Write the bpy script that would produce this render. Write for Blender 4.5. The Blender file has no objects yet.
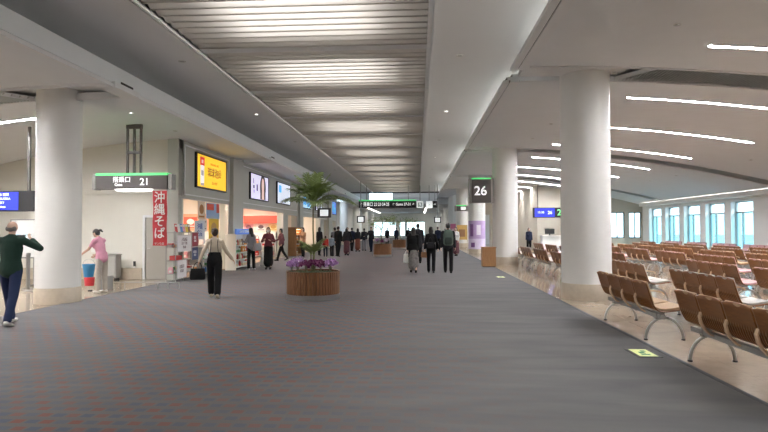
import bpy, bmesh, math, random
from mathutils import Vector, Matrix
random.seed(7)
SC = bpy.context.scene
COL = SC.collection
PI = math.pi
rad = math.radians

# ------------------------------------------------------------------ materials
MATS = {}
EK = .66
def mat(name, color=(.8, .8, .8), rough=.6, metal=0, emit=None, es=0, spec=.5, noise=0, nscale=8, bump=0, trans=0, coat=0):
    if name in MATS: return MATS[name]
    m = bpy.data.materials.new(name); m.use_nodes = True
    nt = m.node_tree; b = nt.nodes['Principled BSDF']
    b.inputs['Base Color'].default_value = (*color, 1)
    b.inputs['Roughness'].default_value = rough
    b.inputs['Metallic'].default_value = metal
    b.inputs['Specular IOR Level'].default_value = spec
    if coat: b.inputs['Coat Weight'].default_value = coat
    if trans: b.inputs['Transmission Weight'].default_value = trans
    if emit:
        b.inputs['Emission Color'].default_value = (*emit, 1)
        b.inputs['Emission Strength'].default_value = es * EK
    if noise or bump:
        tc = nt.nodes.new('ShaderNodeTexCoord')
        n = nt.nodes.new('ShaderNodeTexNoise'); n.inputs['Scale'].default_value = nscale; n.inputs['Detail'].default_value = 4
        nt.links.new(tc.outputs['Object'], n.inputs['Vector'])
        if noise:
            mx = nt.nodes.new('ShaderNodeMix'); mx.data_type = 'RGBA'
            mx.inputs['A'].default_value = (*[c * (1 - noise) for c in color], 1)
            mx.inputs['B'].default_value = (*[min(1, c * (1 + noise)) for c in color], 1)
            nt.links.new(n.outputs['Fac'], mx.inputs['Factor'])
            nt.links.new(mx.outputs['Result'], b.inputs['Base Color'])
        if bump:
            bp = nt.nodes.new('ShaderNodeBump'); bp.inputs['Strength'].default_value = bump; bp.inputs['Distance'].default_value = .01
            nt.links.new(n.outputs['Fac'], bp.inputs['Height']); nt.links.new(bp.outputs['Normal'], b.inputs['Normal'])
    MATS[name] = m
    return m

class G:
    """small node-graph helper"""
    def __init__(s, name):
        s.m = bpy.data.materials.new(name); s.m.use_nodes = True; s.nt = s.m.node_tree; s.b = s.nt.nodes['Principled BSDF']
        MATS[name] = s.m
    def n(s, t, **kw):
        x = s.nt.nodes.new(t)
        for k, v in kw.items(): setattr(x, k, v)
        return x
    def l(s, a, b): s.nt.links.new(a, b)
    def math(s, op, a, b=None, c=None):
        x = s.n('ShaderNodeMath', operation=op)
        for i, v in enumerate((a, b, c)):
            if v is None: continue
            if isinstance(v, (int, float)): x.inputs[i].default_value = v
            else: s.l(v, x.inputs[i])
        return x.outputs[0]
    def mix(s, f, a, b):
        x = s.n('ShaderNodeMix', data_type='RGBA')
        for k, v in (('Factor', f), ('A', a), ('B', b)):
            i = x.inputs[k]
            if isinstance(v, tuple): i.default_value = (*v, 1)
            elif isinstance(v, (int, float)): i.default_value = v
            else: s.l(v, i)
        return x.outputs['Result']
    def ramp(s, f, lo, hi):
        x = s.n('ShaderNodeMapRange'); x.inputs['From Min'].default_value = lo; x.inputs['From Max'].default_value = hi
        s.l(f, x.inputs['Value']); return x.outputs[0]
    def noise(s, vec, scale, detail=3, dist=0):
        x = s.n('ShaderNodeTexNoise'); x.inputs['Scale'].default_value = scale; x.inputs['Detail'].default_value = detail
        x.inputs['Distortion'].default_value = dist; s.l(vec, x.inputs['Vector']); return x.outputs['Fac']

def carpet_mat():
    g = G('carpet'); pos = g.n('ShaderNodeNewGeometry').outputs['Position']
    sp = g.n('ShaderNodeSeparateXYZ'); g.l(pos, sp.inputs[0]); x, y = sp.outputs[0], sp.outputs[1]
    # long wavy ribs
    mp = g.n('ShaderNodeMapping'); mp.inputs['Scale'].default_value = (.32, 1.35, 1); mp.inputs['Rotation'].default_value = (0, 0, .12); g.l(pos, mp.inputs[0])
    wv = g.noise(mp.outputs[0], 2.2, 5, .6)
    base = g.mix(g.ramp(wv, .3, .7), CARPET_A, CARPET_B)
    # woven dash grid
    cx = g.math('DIVIDE', x, .125); cy = g.math('DIVIDE', y, .165)
    fx = g.math('FRACT', cx); fy = g.math('FRACT', cy)
    ix = g.math('FLOOR', cx); iy = g.math('FLOOR', cy)
    dash = g.math('MULTIPLY', g.math('LESS_THAN', fx, .80), g.math('LESS_THAN', fy, .52))
    par = g.math('MODULO', g.math('ABSOLUTE', g.math('ADD', ix, iy)), 2.0)
    wn = g.n('ShaderNodeTexWhiteNoise', noise_dimensions='2D'); cb = g.n('ShaderNodeCombineXYZ'); g.l(ix, cb.inputs[0]); g.l(iy, cb.inputs[1]); g.l(cb.outputs[0], wn.inputs['Vector'])
    colr = g.mix(par, CARPET_RED, CARPET_BLUE)
    colr = g.mix(g.math('MULTIPLY', wn.outputs[0], .35), colr, CARPET_B)
    # where the dashes show: left two thirds, in drifting diagonal patches
    mp2 = g.n('ShaderNodeMapping'); mp2.inputs['Scale'].default_value = (.16, .22, 1); mp2.inputs['Rotation'].default_value = (0, 0, .7); g.l(pos, mp2.inputs[0])
    patch = g.ramp(g.noise(mp2.outputs[0], 1.6, 2), .36, .62)
    side = g.ramp(g.math('ADD', x, g.math('MULTIPLY', wv, 1.2)), 1.9, -.4)
    side2 = g.ramp(g.math('ADD', x, g.math('MULTIPLY', wv, 1.6)), -7.2, -4.2)
    msk = g.math('MULTIPLY', g.math('MULTIPLY', side, side2), g.math('MULTIPLY_ADD', patch, .6, .4))
    c = g.mix(g.math('MULTIPLY', g.math('MULTIPLY', msk, dash), .95), g.mix(g.math('MULTIPLY', msk, .5), base, (.142, .130, .128)), colr)
    fine = g.noise(pos, 240, 2)
    c = g.mix(g.math('MULTIPLY', g.ramp(fine, .3, .8), .25), c, (.03, .03, .032))
    g.l(c, g.b.inputs['Base Color']); g.b.inputs['Roughness'].default_value = .95; g.b.inputs['Specular IOR Level'].default_value = .15
    bp = g.n('ShaderNodeBump'); bp.inputs['Strength'].default_value = .25; bp.inputs['Distance'].default_value = .006; g.l(fine, bp.inputs['Height']); g.l(bp.outputs[0], g.b.inputs['Normal'])
    return g.m
CARPET_A = (.112, .113, .120); CARPET_B = (.150, .147, .148); CARPET_RED = (.205, .085, .066); CARPET_BLUE = (.085, .108, .150)

def tile_mat(name, ca, cb, size, joint, rough):
    g = G(name); pos = g.n('ShaderNodeNewGeometry').outputs['Position']
    sp = g.n('ShaderNodeSeparateXYZ'); g.l(pos, sp.inputs[0])
    v = g.noise(pos, 1.3, 6, 1.2); v2 = g.noise(pos, 14, 4, .4)
    c = g.mix(g.ramp(v, .3, .7), ca, cb); c = g.mix(g.math('MULTIPLY', g.ramp(v2, .5, .75), .3), c, tuple(k * .75 for k in ca))
    js = []
    for o in (0, 1):
        f = g.math('FRACT', g.math('DIVIDE', sp.outputs[o], size)); js.append(g.math('LESS_THAN', f, joint / size))
    c = g.mix(g.math('MULTIPLY', g.math('MAXIMUM', *js), .35), c, tuple(k * .5 for k in ca))
    g.l(c, g.b.inputs['Base Color']); g.b.inputs['Roughness'].default_value = rough
    return g.m

def wood_mat(name, ca, cb, scale=(1, 1, 12), rough=.35):
    g = G(name); tc = g.n('ShaderNodeTexCoord'); mp = g.n('ShaderNodeMapping'); mp.inputs['Scale'].default_value = scale; g.l(tc.outputs['Object'], mp.inputs[0])
    v = g.noise(mp.outputs[0], 3, 6, 1.5); g.l(g.mix(g.ramp(v, .3, .7), ca, cb), g.b.inputs['Base Color']); g.b.inputs['Roughness'].default_value = rough
    return g.m

def translucent_mat(name, col, t):
    g = G(name); tr = g.n('ShaderNodeBsdfTranslucent'); tr.inputs[0].default_value = (*col, 1); df = g.n('ShaderNodeBsdfDiffuse'); df.inputs[0].default_value = (*col, 1)
    mx = g.n('ShaderNodeMixShader'); mx.inputs[0].default_value = t; g.l(df.outputs[0], mx.inputs[1]); g.l(tr.outputs[0], mx.inputs[2])
    g.l(mx.outputs[0], g.nt.nodes['Material Output'].inputs['Surface']); return g.m

def glass_mat(name, col=(.86, .95, .96)):
    g = G(name); a = g.n('ShaderNodeBsdfTransparent'); a.inputs[0].default_value = (*col, 1); b = g.n('ShaderNodeBsdfGlossy'); b.inputs['Roughness'].default_value = .02
    mx = g.n('ShaderNodeMixShader'); mx.inputs[0].default_value = .07; g.l(a.outputs[0], mx.inputs[1]); g.l(b.outputs[0], mx.inputs[2])
    g.l(mx.outputs[0], g.nt.nodes['Material Output'].inputs['Surface']); return g.m

M_CARPET = carpet_mat()
M_MARBLE = tile_mat('polished_stone', (.34, .272, .205), (.43, .352, .272), .9, .006, .10)
M_STONE = mat('stone_base', (.50, .43, .34), .35, noise=.16, nscale=9)
M_WALL = mat('wall_paint', (.76, .74, .675), .7, noise=.03, nscale=3)
M_WHITEWALL = mat('white_wall_paint', (.85, .85, .83), .65, noise=.03, nscale=3)
M_FACADE = mat('facade_paint', (.52, .53, .49), .6, noise=.03, nscale=2)
M_SOFFIT = mat('soffit_paint', (.80, .82, .84), .8, noise=.03, nscale=2)
M_SOFFITL = mat('soffit_trim_paint', (.80, .81, .82), .7, noise=.02)
M_CEIL = mat('ceiling_paint', (.78, .79, .80), .8, noise=.03, nscale=1)
M_FASCIA = mat('fascia_paint', (.82, .86, .88), .6, noise=.03, nscale=2)
M_COLUMN = mat('column_paint', (.80, .795, .77), .45, noise=.03, nscale=4)
M_DARK = mat('dark_void', (.03, .03, .03), .8, noise=.1)
M_LOUVRE = translucent_mat('louvre_panel', (.72, .70, .67), .45)
M_BLADE = mat('grille_blade', (.50, .51, .50), .5, noise=.05)
M_LIGHT = mat('light_strip_diffuser', (.9, .9, .9), .5, emit=(.98, .98, 1), es=230)
M_LAMP = mat('downlight_lens', (.9, .9, .9), .4, emit=(1, .96, .9), es=10)
M_RING = mat('downlight_ring', (.6, .6, .58), .4, noise=.03)
M_SIGN = mat('sign_charcoal', (.075, .066, .062), .45, noise=.08)
M_SIGNEND = mat('sign_end_panel', (.30, .295, .28), .45, noise=.05)
M_GREEN = mat('sign_green_light', (.1, .6, .2), .5, emit=(.10, .62, .18), es=1.0)
M_WHITEINK = mat('white_lit_lettering', (.9, .9, .9), .5, emit=(1, 1, 1), es=.9)
M_WHITE = mat('white_paint', (.82, .82, .80), .5, noise=.02)
M_BLACK = mat('black_plastic', (.02, .02, .022), .4, noise=.1)
M_STEEL = mat('brushed_steel', (.55, .55, .55), .28, 1, noise=.06)
M_GREYMETAL = mat('grey_metal', (.34, .34, .33), .45, .3, noise=.06)
M_PLY = wood_mat('seat_plywood', (.145, .048, .008), (.225, .084, .014), (1, 1.2, 9), .42)
M_ARM = wood_mat('pale_bent_wood', (.62, .44, .28), (.72, .54, .36), (1, 1, 8), .4)
M_PADTAN = mat('tan_seat_pad', (.52, .36, .22), .7, noise=.08, nscale=40)
M_PADGREY = mat('grey_seat_pad', (.47, .45, .42), .75, noise=.08, nscale=40)
M_PADPINK = mat('pink_seat_pad', (.56, .35, .37), .75, noise=.08, nscale=40)
M_TEAK = wood_mat('planter_wood', (.17, .072, .03), (.28, .13, .055), (6, 6, 1), .4)
M_BOXWOOD = wood_mat('podium_wood', (.29, .145, .06), (.37, .195, .085), (5, 5, 1), .45)
M_LEAF = mat('palm_leaf', (.27, .36, .12), .4, noise=.3, nscale=6)
M_LEAF2 = mat('dark_leaf', (.045, .10, .03), .45, noise=.3, nscale=6)
M_STEM = mat('plant_stem', (.17, .17, .08), .6, noise=.2, nscale=12)
M_SOIL = mat('soil', (.06, .045, .03), .95, noise=.3, nscale=20)
M_LILAC = mat('lilac_petal', (.52, .30, .62), .6, noise=.2, nscale=20)
M_MAGENTA = mat('magenta_petal', (.22, .035, .14), .6, noise=.25, nscale=20)
M_GLASS = glass_mat('window_glass')
M_DOOR = mat('door_paint', (.43, .41, .37), .55, noise=.03, nscale=3)
M_RED = mat('red_cloth', (.52, .035, .045), .75, noise=.06)
M_BLUESCR = mat('blue_screen', (.02, .03, .3), .4, emit=(.03, .05, .85), es=1.1)
M_SCRTEXT = mat('screen_text', (.8, .9, 1), .4, emit=(.75, .9, 1), es=1.2)
M_REDLED = mat('screen_red', (.8, .1, .1), .4, emit=(1, .1, .1), es=1.2)

# ------------------------------------------------------------------ mesh builder
class MB:
    def __init__(s): s.bm = bmesh.new(); s.mi = 0
    def f(s, vs):
        try: fc = s.bm.faces.new(vs); fc.material_index = s.mi; return fc
        except ValueError: return None
    def bx(s, x0, x1, y0, y1, z0, z1, M=None):
        v = [Vector((x, y, z)) for z in (z0, z1) for x, y in ((x0, y0), (x1, y0), (x1, y1), (x0, y1))]
        if M: v = [M @ p for p in v]
        v = [s.bm.verts.new(p) for p in v]
        for q in ((3, 2, 1, 0), (4, 5, 6, 7), (0, 1, 5, 4), (1, 2, 6, 5), (2, 3, 7, 6), (3, 0, 4, 7)): s.f([v[i] for i in q])
        return s
    def quad(s, *pts): s.f([s.bm.verts.new(p) for p in pts]); return s
    def rings(s, rings, closed=True, cap=True):
        R = [[s.bm.verts.new(p) for p in r] for r in rings]; n = len(R[0])
        for a, b in zip(R, R[1:]):
            for i in range(n if closed else n - 1):
                j = (i + 1) % n; s.f([a[i], a[j], b[j], b[i]])
        if cap and closed: s.f(R[0][::-1]); s.f(R[-1])
        return s
    def lathe(s, prof, seg=32, c=(0, 0), cap=True):
        return s.rings([[Vector((c[0] + r * math.cos(2 * PI * i / seg), c[1] + r * math.sin(2 * PI * i / seg), z)) for i in range(seg)] for r, z in prof], True, cap)
    def tube(s, pts, r, seg=8, flat=None):
        pts = [Vector(p) for p in pts]; rs = r if isinstance(r, (list, tuple)) else [r] * len(pts)
        rg = []; up = None
        for i, p in enumerate(pts):
            d = (pts[min(i + 1, len(pts) - 1)] - pts[max(i - 1, 0)]).normalized()
            if up is None:
                h = Vector((0, 0, 1)) if abs(d.z) < .9 else Vector((1, 0, 0)); u = d.cross(h).normalized()
            else: u = (up - d * up.dot(d)).normalized()
            up = u; w = d.cross(u)
            ring = []
            for k in range(seg):
                a = 2 * PI * k / seg; ring.append(p + u * rs[i] * math.cos(a) + w * rs[i] * math.sin(a) * (flat or 1))
            rg.append(ring)
        return s.rings(rg)
    def ribbon(s, prof, y0, y1, t=.018):
        """strip: profile in (x,z), extruded y0..y1, thickness t"""
        n = len(prof); off = []
        for i in range(n):
            a = Vector(prof[max(i - 1, 0)]); b = Vector(prof[min(i + 1, n - 1)]); d = (b - a).normalized(); off.append(Vector((-d.y, d.x)) * t)
        rg = []
        for i in range(n):
            p = Vector(prof[i]); q = p + off[i]; rg.append([Vector((p.x, y0, p.y)), Vector((p.x, y1, p.y)), Vector((q.x, y1, q.y)), Vector((q.x, y0, q.y))])
        return s.rings(rg)
    def prism(s, poly, z0, z1, M=None):
        a = [Vector((x, y, z0)) for x, y in poly]; b = [Vector((x, y, z1)) for x, y in poly]
        if M: a = [M @ p for p in a]; b = [M @ p for p in b]
        return s.rings([a, b])
    def ball(s, c, r, seg=8, rg=6, M=None):
        c = Vector(c); r = r if isinstance(r, (tuple, list)) else (r, r, r); R = []
        for j in range(1, rg):
            t = PI * j / rg
            ring = [Vector((r[0] * math.sin(t) * math.cos(2 * PI * i / seg), r[1] * math.sin(t) * math.sin(2 * PI * i / seg), -r[2] * math.cos(t))) for i in range(seg)]
            R.append([c + (M @ p if M else p) for p in ring])
        lo = c + (M @ Vector((0, 0, -r[2])) if M else Vector((0, 0, -r[2]))); hi = c + (M @ Vector((0, 0, r[2])) if M else Vector((0, 0, r[2])))
        V = [[s.bm.verts.new(p) for p in q] for q in R]; l = s.bm.verts.new(lo); h = s.bm.verts.new(hi)
        for a, b in zip(V, V[1:]):
            for i in range(seg): j = (i + 1) % seg; s.f([a[i], a[j], b[j], b[i]])
        for i in range(seg):
            j = (i + 1) % seg; s.f([l, V[0][j], V[0][i]]); s.f([h, V[-1][i], V[-1][j]])
        return s
    def build(s, name, m=None, parent=None, smooth=False, loc=None):
        me = bpy.data.meshes.new(name); bmesh.ops.recalc_face_normals(s.bm, faces=s.bm.faces); s.bm.to_mesh(me); s.bm.free()
        for k in (m if isinstance(m, (list, tuple)) else [m]):
            if k: me.materials.append(k)
        if smooth:
            for p in me.polygons: p.use_smooth = True
            try: me.set_sharp_from_angle(angle=rad(40))
            except Exception: pass
        o = bpy.data.objects.new(name, me); COL.objects.link(o)
        if parent: o.parent = parent
        if loc: o.location = loc
        return o

def tag(o, label=None, cat=None, group=None, kind=None):
    if label: o['label'] = label
    if cat: o['category'] = cat
    if group: o['group'] = group
    if kind: o['kind'] = kind
    return o
def thing(name, label, cat, loc=(0, 0, 0), rz=0, group=None):
    o = bpy.data.objects.new(name, None); COL.objects.link(o); o.location = loc; o.rotation_euler = (0, 0, rz); o.empty_display_size = .1
    return tag(o, label, cat, group)
def struct(name, mb, m, smooth=False, label=None):
    o = mb.build(name, m, None, smooth); o['kind'] = 'structure'
    if label: o['label'] = label
    return o
def copy_tree(o, parent=None, mats=None):
    c = o.copy(); COL.objects.link(c); c.parent = parent
    if c.type == 'MESH' and mats and o.name.split('.')[0] in mats:
        c.material_slots[0].link = 'OBJECT'; c.material_slots[0].material = mats[o.name.split('.')[0]]
    for ch in list(o.children): copy_tree(ch, c, mats)
    return c
def box(name, m, x0, x1, y0, y1, z0, z1, parent=None, bev=0):
    o = MB().bx(x0, x1, y0, y1, z0, z1).build(name, m, parent)
    if bev:
        b = o.modifiers.new('bevel', 'BEVEL'); b.width = bev; b.segments = 2; b.limit_method = 'ANGLE'
    return o
def text_mesh(name, s, size, m, parent=None, loc=(0, 0, 0), rot=(0, 0, 0), ax='CENTER', sx=1, ext=.003, bold=0, spacing=1, line=1):
    cu = bpy.data.curves.new(name, 'FONT'); cu.body = s; cu.size = size; cu.align_x = ax; cu.align_y = 'CENTER'; cu.extrude = ext; cu.offset = size * .011 if bold else 0; cu.space_character = spacing; cu.space_line = line
    t = bpy.data.objects.new('tmp', cu); COL.objects.link(t); dg = bpy.context.evaluated_depsgraph_get()
    me = bpy.data.meshes.new_from_object(t.evaluated_get(dg)); bpy.data.objects.remove(t); me.materials.clear(); me.materials.append(m); me.name = name
    o = bpy.data.objects.new(name, me); COL.objects.link(o); o.location = loc; o.rotation_euler = rot; o.scale = (sx, 1, 1)
    if parent: o.parent = parent
    return o
FACE_CAM = (PI / 2, 0, 0)            # text standing up, read from -Y
FACE_EAST = (PI / 2, 0, PI / 2)      # text standing up, read from +X
FACE_WEST = (PI / 2, 0, -PI / 2)

# ------------------------------------------------------------------ camera
cam = bpy.data.objects.new('camera', bpy.data.cameras.new('camera')); COL.objects.link(cam)
cam.data.sensor_width = 36; cam.data.lens = 36 * 560 / 768; cam.data.clip_start = .05; cam.data.clip_end = 800
cam.location = (0, 0, 1.6)
cam.rotation_euler = (Matrix.Rotation(rad(3.47), 3, 'Z') @ Matrix.Rotation(rad(91.33), 3, 'X') @ Matrix.Rotation(rad(-.15), 3, 'Z')).to_euler()
SC.camera = cam
SC.view_settings.view_transform = 'Standard'; SC.view_settings.look = 'None'; SC.view_settings.gamma = 1; SC.view_settings.exposure = 0.36
SC.cycles.use_denoising = True; SC.cycles.max_bounces = 8; SC.cycles.diffuse_bounces = 5; SC.cycles.sample_clamp_indirect = 6; SC.cycles.transparent_max_bounces = 12

# world: daylight sky
w = bpy.data.worlds.new('sky'); SC.world = w; w.use_nodes = True; nt = w.node_tree
sky = nt.nodes.new('ShaderNodeTexSky'); sky.sky_type = 'HOSEK_WILKIE'; sky.turbidity = 4; sky.sun_direction = (-.5, -.4, .75)
mxs = nt.nodes.new('ShaderNodeMix'); mxs.data_type = 'RGBA'; mxs.inputs['Factor'].default_value = .45; mxs.inputs['B'].default_value = (.16, .18, .19, 1)
nt.links.new(sky.outputs[0], mxs.inputs['A']); nt.links.new(mxs.outputs['Result'], nt.nodes['Background'].inputs[0]); nt.nodes['Background'].inputs[1].default_value = 20

# ------------------------------------------------------------------ floor and walls
CL, CR = -7.62, 3.16                       # carpet edges
YB, YF = -3.0, 100.0
XR, XL = 16.0, -16.0
o = struct('floor', MB().bx(XL, XR + .9, YB, YF, -.2, 0), M_MARBLE, label='polished beige stone floor on both sides of the carpet')
o = struct('floor_carpet', MB().bx(CL, CR - .06, YB, YF, 0, .012), M_CARPET, label='blue grey concourse carpet with rows of woven dashes')
o = struct('trim_1', MB().bx(CR - .06, CR, YB, YF, 0, .014), mat('carpet_edging', (.06, .062, .07), .8, noise=.1), label='dark edging strip of the carpet')
struct('trim_2', MB().bx(CL - .03, CL, YB, YF, 0, .013), mat('carpet_edging'), label='thin dark edging strip on the left of the carpet')

def zr(x): return 5.1 - .0098 * (x - 2.25) ** 2
def zl(x): return 4.55 - .0143 * (x + 6.2) ** 2

def vault(xs, zf, y0, y1, t):
    mb = MB(); rg = []
    top = [(x, zf(x) + t) for x in xs]; bot = [(x, zf(x)) for x in xs]
    loop = bot + top[::-1]
    mb.rings([[Vector((x, y0, z)) for x, z in loop], [Vector((x, y1, z)) for x, z in loop]], True, False)
    n = len(xs)
    for y in (y0, y1):
        for i in range(n - 1): mb.quad((xs[i], y, bot[i][1]), (xs[i + 1], y, bot[i + 1][1]), (xs[i + 1], y, top[i + 1][1]), (xs[i], y, top[i][1]))
    return mb
RX = [2.25 + (XR + .2 - 2.25) * i / 24 for i in range(25)]
LX = [-6.2 + (XL + 6.2) * i / 20 for i in range(21)]
LXs = [-6.2 + (-7.7 + 6.2) * i / 4 for i in range(5)]
RGAP = [13.2 + 12 * k for k in range(8)]          # right column lines
LGAP = [12.0 + 12 * k for k in range(8)]
# right bays
seg = []
y = YB
for c in RGAP: seg.append((y, c - .97)); y = c + .1
k = 0
for a, b in seg:
    k += 1
    s = struct('ceiling_right', vault(RX, zr, a, min(b, YF), .10), M_SOFFIT, True, 'grey vaulted soffit bay above the waiting seats')
    mb = MB(); mb.bx(2.02, 2.15, a - .03, b + .03, 5.02, 5.10).bx(2.19, 2.40, a - .03, b + .03, 5.05, 5.10).bx(2.12, 2.32, a, b, 5.10, 5.18).bx(2.24, 2.42, a + .02, b - .02, 5.18, 5.27)
    mb.build('ceiling_edge_trim', M_SOFFITL, s)
    MB().bx(2.15, 2.19, a, b, 5.07, 5.10).bx(2.40, 2.415, a, b, 5.078, 5.10).bx(2.10, 2.12, a, b, 5.10, 5.17).bx(2.225, 2.24, a + .02, b - .02, 5.18, 5.25).build('ceiling_edge_shade', mat('groove_shade_grey', (.16, .16, .16), .8, noise=.05), s)  # dark strips paint the shade lying between the lips
    for yy in (a, b - .06):
        m2 = MB(); m2.rings([[Vector((x, yy, zr(x) - .025)), Vector((x, yy + .06, zr(x) - .025)), Vector((x, yy + .06, zr(x))), Vector((x, yy, zr(x)))] for x in RX]); m2.build('ceiling_end_trim', M_SOFFITL, s)
struct('ceiling_upper_right', vault([4.25 + (XR + .4 - 4.25) * i / 24 for i in range(25)], lambda x: zr(x) + .17, YB, YF, .06), M_SOFFITL, True, 'pale upper soffit seen in the gaps between bays')
for c in RGAP: struct('trim_8', MB().bx(2.35, 4.3, c - .80, c - .05, 5.14, 5.24), M_SOFFITL, label='pale beam end in the gap between right soffit bays')
# left bays
y = YB; seg = []
for c in LGAP: seg.append((y, c - 1.1)); y = c - .1
for a, b in seg:
    xs = LX if a < 5 else LXs
    bb = b
    if a > 5 and a < 15:
        s0 = struct('ceiling_left', vault(LX, zl, a, 17.6, .10), M_SOFFIT, True, 'grey vaulted soffit bay over the left gate area')
        s = struct('ceiling_left', vault(LXs, zl, 17.6, b, .10), M_SOFFIT, True, 'grey soffit strip above the shop fronts')
    else:
        s = struct('ceiling_left', vault(xs, zl, a, min(b, YF), .10), M_SOFFIT, True, 'grey soffit bay on the left of the concourse')
    MB().bx(-6.22, -6.13, a - .03, b + .03, 4.49, 4.55).bx(-6.3, -6.19, a, b, 4.55, 4.60).build('ceiling_edge_trim', M_SOFFITL, s)
    for yy in (b - .06, a):
        m2 = MB(); m2.rings([[Vector((x, yy, zl(x) - .05)), Vector((x, yy + .06, zl(x) - .05)), Vector((x, yy + .06, zl(x))), Vector((x, yy, zl(x)))] for x in xs]); m2.build('ceiling_end_trim', M_SOFFITL, s)
struct('ceiling_upper_left', vault([-6.4 + (XL - .2 + 6.4) * i / 20 for i in range(21)], lambda x: zl(x) + .17, YB, 17.6, .06), M_SOFFITL, True, 'pale upper soffit in the gap over the left gate area')
struct('ceiling_upper_left', vault([-6.4 - 1.4 * i / 4 for i in range(5)], lambda x: zl(x) + .17, 17.6, YF, .06), M_SOFFITL, True, 'pale upper soffit in the gaps above the shop fronts')
# fascia on the left, below the central ceiling
mb = MB(); mb.bx(-6.42, -6.17, YB, YF, 4.59, 4.95)
struct('trim_3', mb, M_FASCIA, label='pale blue white fascia band along the left soffit')
for c in LGAP:       # fascia end box at every gap
    struct('trim_4', MB().bx(-6.5, -6.1, c - 1.1, c - .1, 4.49, 4.6), M_SOFFITL, label='small box bridging the gap between left soffit bays')
    struct('trim_5', MB().bx(-6.18, -6.165, c - .75, c - .25, 4.595, 4.68), M_DARK, label='small black plate standing for the dark of a gap in the left fascia')  # black plate paints the dark inside a gap; the fascia is uncut

# central ceiling with the louvred strip
ZC = 5.5; SX0, SX1 = -4.75, .2; YE = 59.0
mb = MB(); mb.bx(SX1, 4.2, YB, YE, ZC, ZC + .08).bx(-7.6, SX0, YB, YE, ZC, ZC + .08)
struct('ceiling', mb, M_CEIL, label='flat grey ceiling on both sides of the louvred strip')
mb = MB(); mb.bx(SX1, SX1 + .05, YB, YE, ZC - .05, ZC + .3).bx(SX0 - .05, SX0, YB, YE, ZC - .05, ZC + .3).bx(SX0 - .16, SX0 - .1, YB, YE, ZC - .03, ZC).bx(SX1 + .1, SX1 + .16, YB, YE, ZC - .03, ZC)
struct('trim_6', mb, M_SOFFITL, label='metal trim along both edges of the louvred ceiling strip')
mb = MB(); mb.bx(-7.7, -7.6, YB, YE, 4.7, ZC + .08).bx(4.2, 4.3, YB, YE, 5.22, ZC + .08)
struct('wall_cove', mb, M_CEIL, label='back of the ceiling coves')
mb = MB(); mb.bx(SX0 - .05, SX1 + .05, YB, YE, 6.55, 6.6).bx(SX0 - .1, SX0, YB, YE, ZC + .3, 6.6).bx(SX1, SX1 + .1, YB, YE, ZC + .3, 6.6)
struct('ceiling_void', mb, mat('void_paint', (.5, .5, .48), .8, noise=.03), label='lamp void above the louvres')
PITCH = 3.68; NB = 11
bays = [11.78 + PITCH * k for k in range(-4, 14)]
for i in range(len(bays) - 1):
    a, b = bays[i], bays[i + 1]; mb = MB(); p = (PITCH - .3) / NB
    for j in range(NB):
        y0 = a + .3 + j * p
        mb.quad((SX0, y0, ZC + .2), (SX1, y0, ZC + .2), (SX1, y0 + p, ZC + .02), (SX0, y0 + p, ZC + .02))
        mb.bx(SX0, SX1, y0 + p - .012, y0 + p, ZC, ZC + .2)
    s = struct('ceiling_louvre', mb, M_LOUVRE, label='bay of pale louvre blades across the ceiling strip')
    MB().bx(SX0, SX1, a, a + .29, ZC - .0, ZC + .24).build('ceiling_divider', M_CEIL, s)
    L = bpy.data.lights.new('louvre_lamp', 'AREA'); L.shape = 'RECTANGLE'; L.size = 2.8; L.size_y = 2.0; L.energy = 95; L.color = (1, .97, .95)
    lo = bpy.data.objects.new('louvre_lamp', L); COL.objects.link(lo); lo.location = (-2.2, (a + b) / 2 + .2, 6.08)
# cove lamps on the right soffit shining up onto the ceiling
for k, c in enumerate(RGAP[:5]):
    L = bpy.data.lights.new('cove_lamp', 'AREA'); L.shape = 'RECTANGLE'; L.size = .10; L.size_y = 9.6; L.energy = 190; L.color = (1, .97, .88)
    lo = bpy.data.objects.new('cove_lamp', L); COL.objects.link(lo); lo.location = (3.75, c - 6.4, 5.29); lo.rotation_euler = (0, rad(98), 0)

# far end of the concourse
struct('wall_bulkhead', MB().bx(SX0, SX1, YE, YE + .1, 6.2, 6.6).bx(-7.7, 4.3, YE - .25, YE, 5.38, 5.5), M_DARK, label='dark beam closing the end of the louvred strip')
mb = MB(); mb.bx(4.2, 4.3, 58.9, 64.2, 4.4, 6.1).bx(-7.8, -7.7, 58.9, 64.2, 4.4, 6.1).bx(-9.6, -7.6, 58.9, YF, 4.5, 4.6).bx(-7.7, 4.3, 64, 64.2, 4.4, 4.75).bx(-7.7, -5.6, 64, 64.2, 4.75, 6.0).bx(-2.9, 4.3, 64, 64.2, 4.75, 6.0).bx(-7.7, 4.3, 59.0, 64.2, 6.0, 6.1).bx(-7.7, 4.3, 64.2, YF, 4.4, 4.5)
struct('ceiling_far', mb, M_SOFFIT, label='lower ceiling at the far end of the concourse')
mb = MB()
for i in range(5): mb.bx(-5.6 + i * .67, -5.6 + i * .67 + .05, 64.05, 64.12, 4.75, 6.0)
wf = struct('window_1', mb, M_GREYMETAL, label='clerestory window high above the direction sign')
MB().bx(-5.55, -2.9, 64.08, 64.1, 4.75, 6.0).build('window_pane', M_GLASS, wf)
L = bpy.data.lights.new('clerestory_sky', 'AREA'); L.shape = 'RECTANGLE'; L.size = 3; L.size_y = 1.2; L.energy = 60
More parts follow.
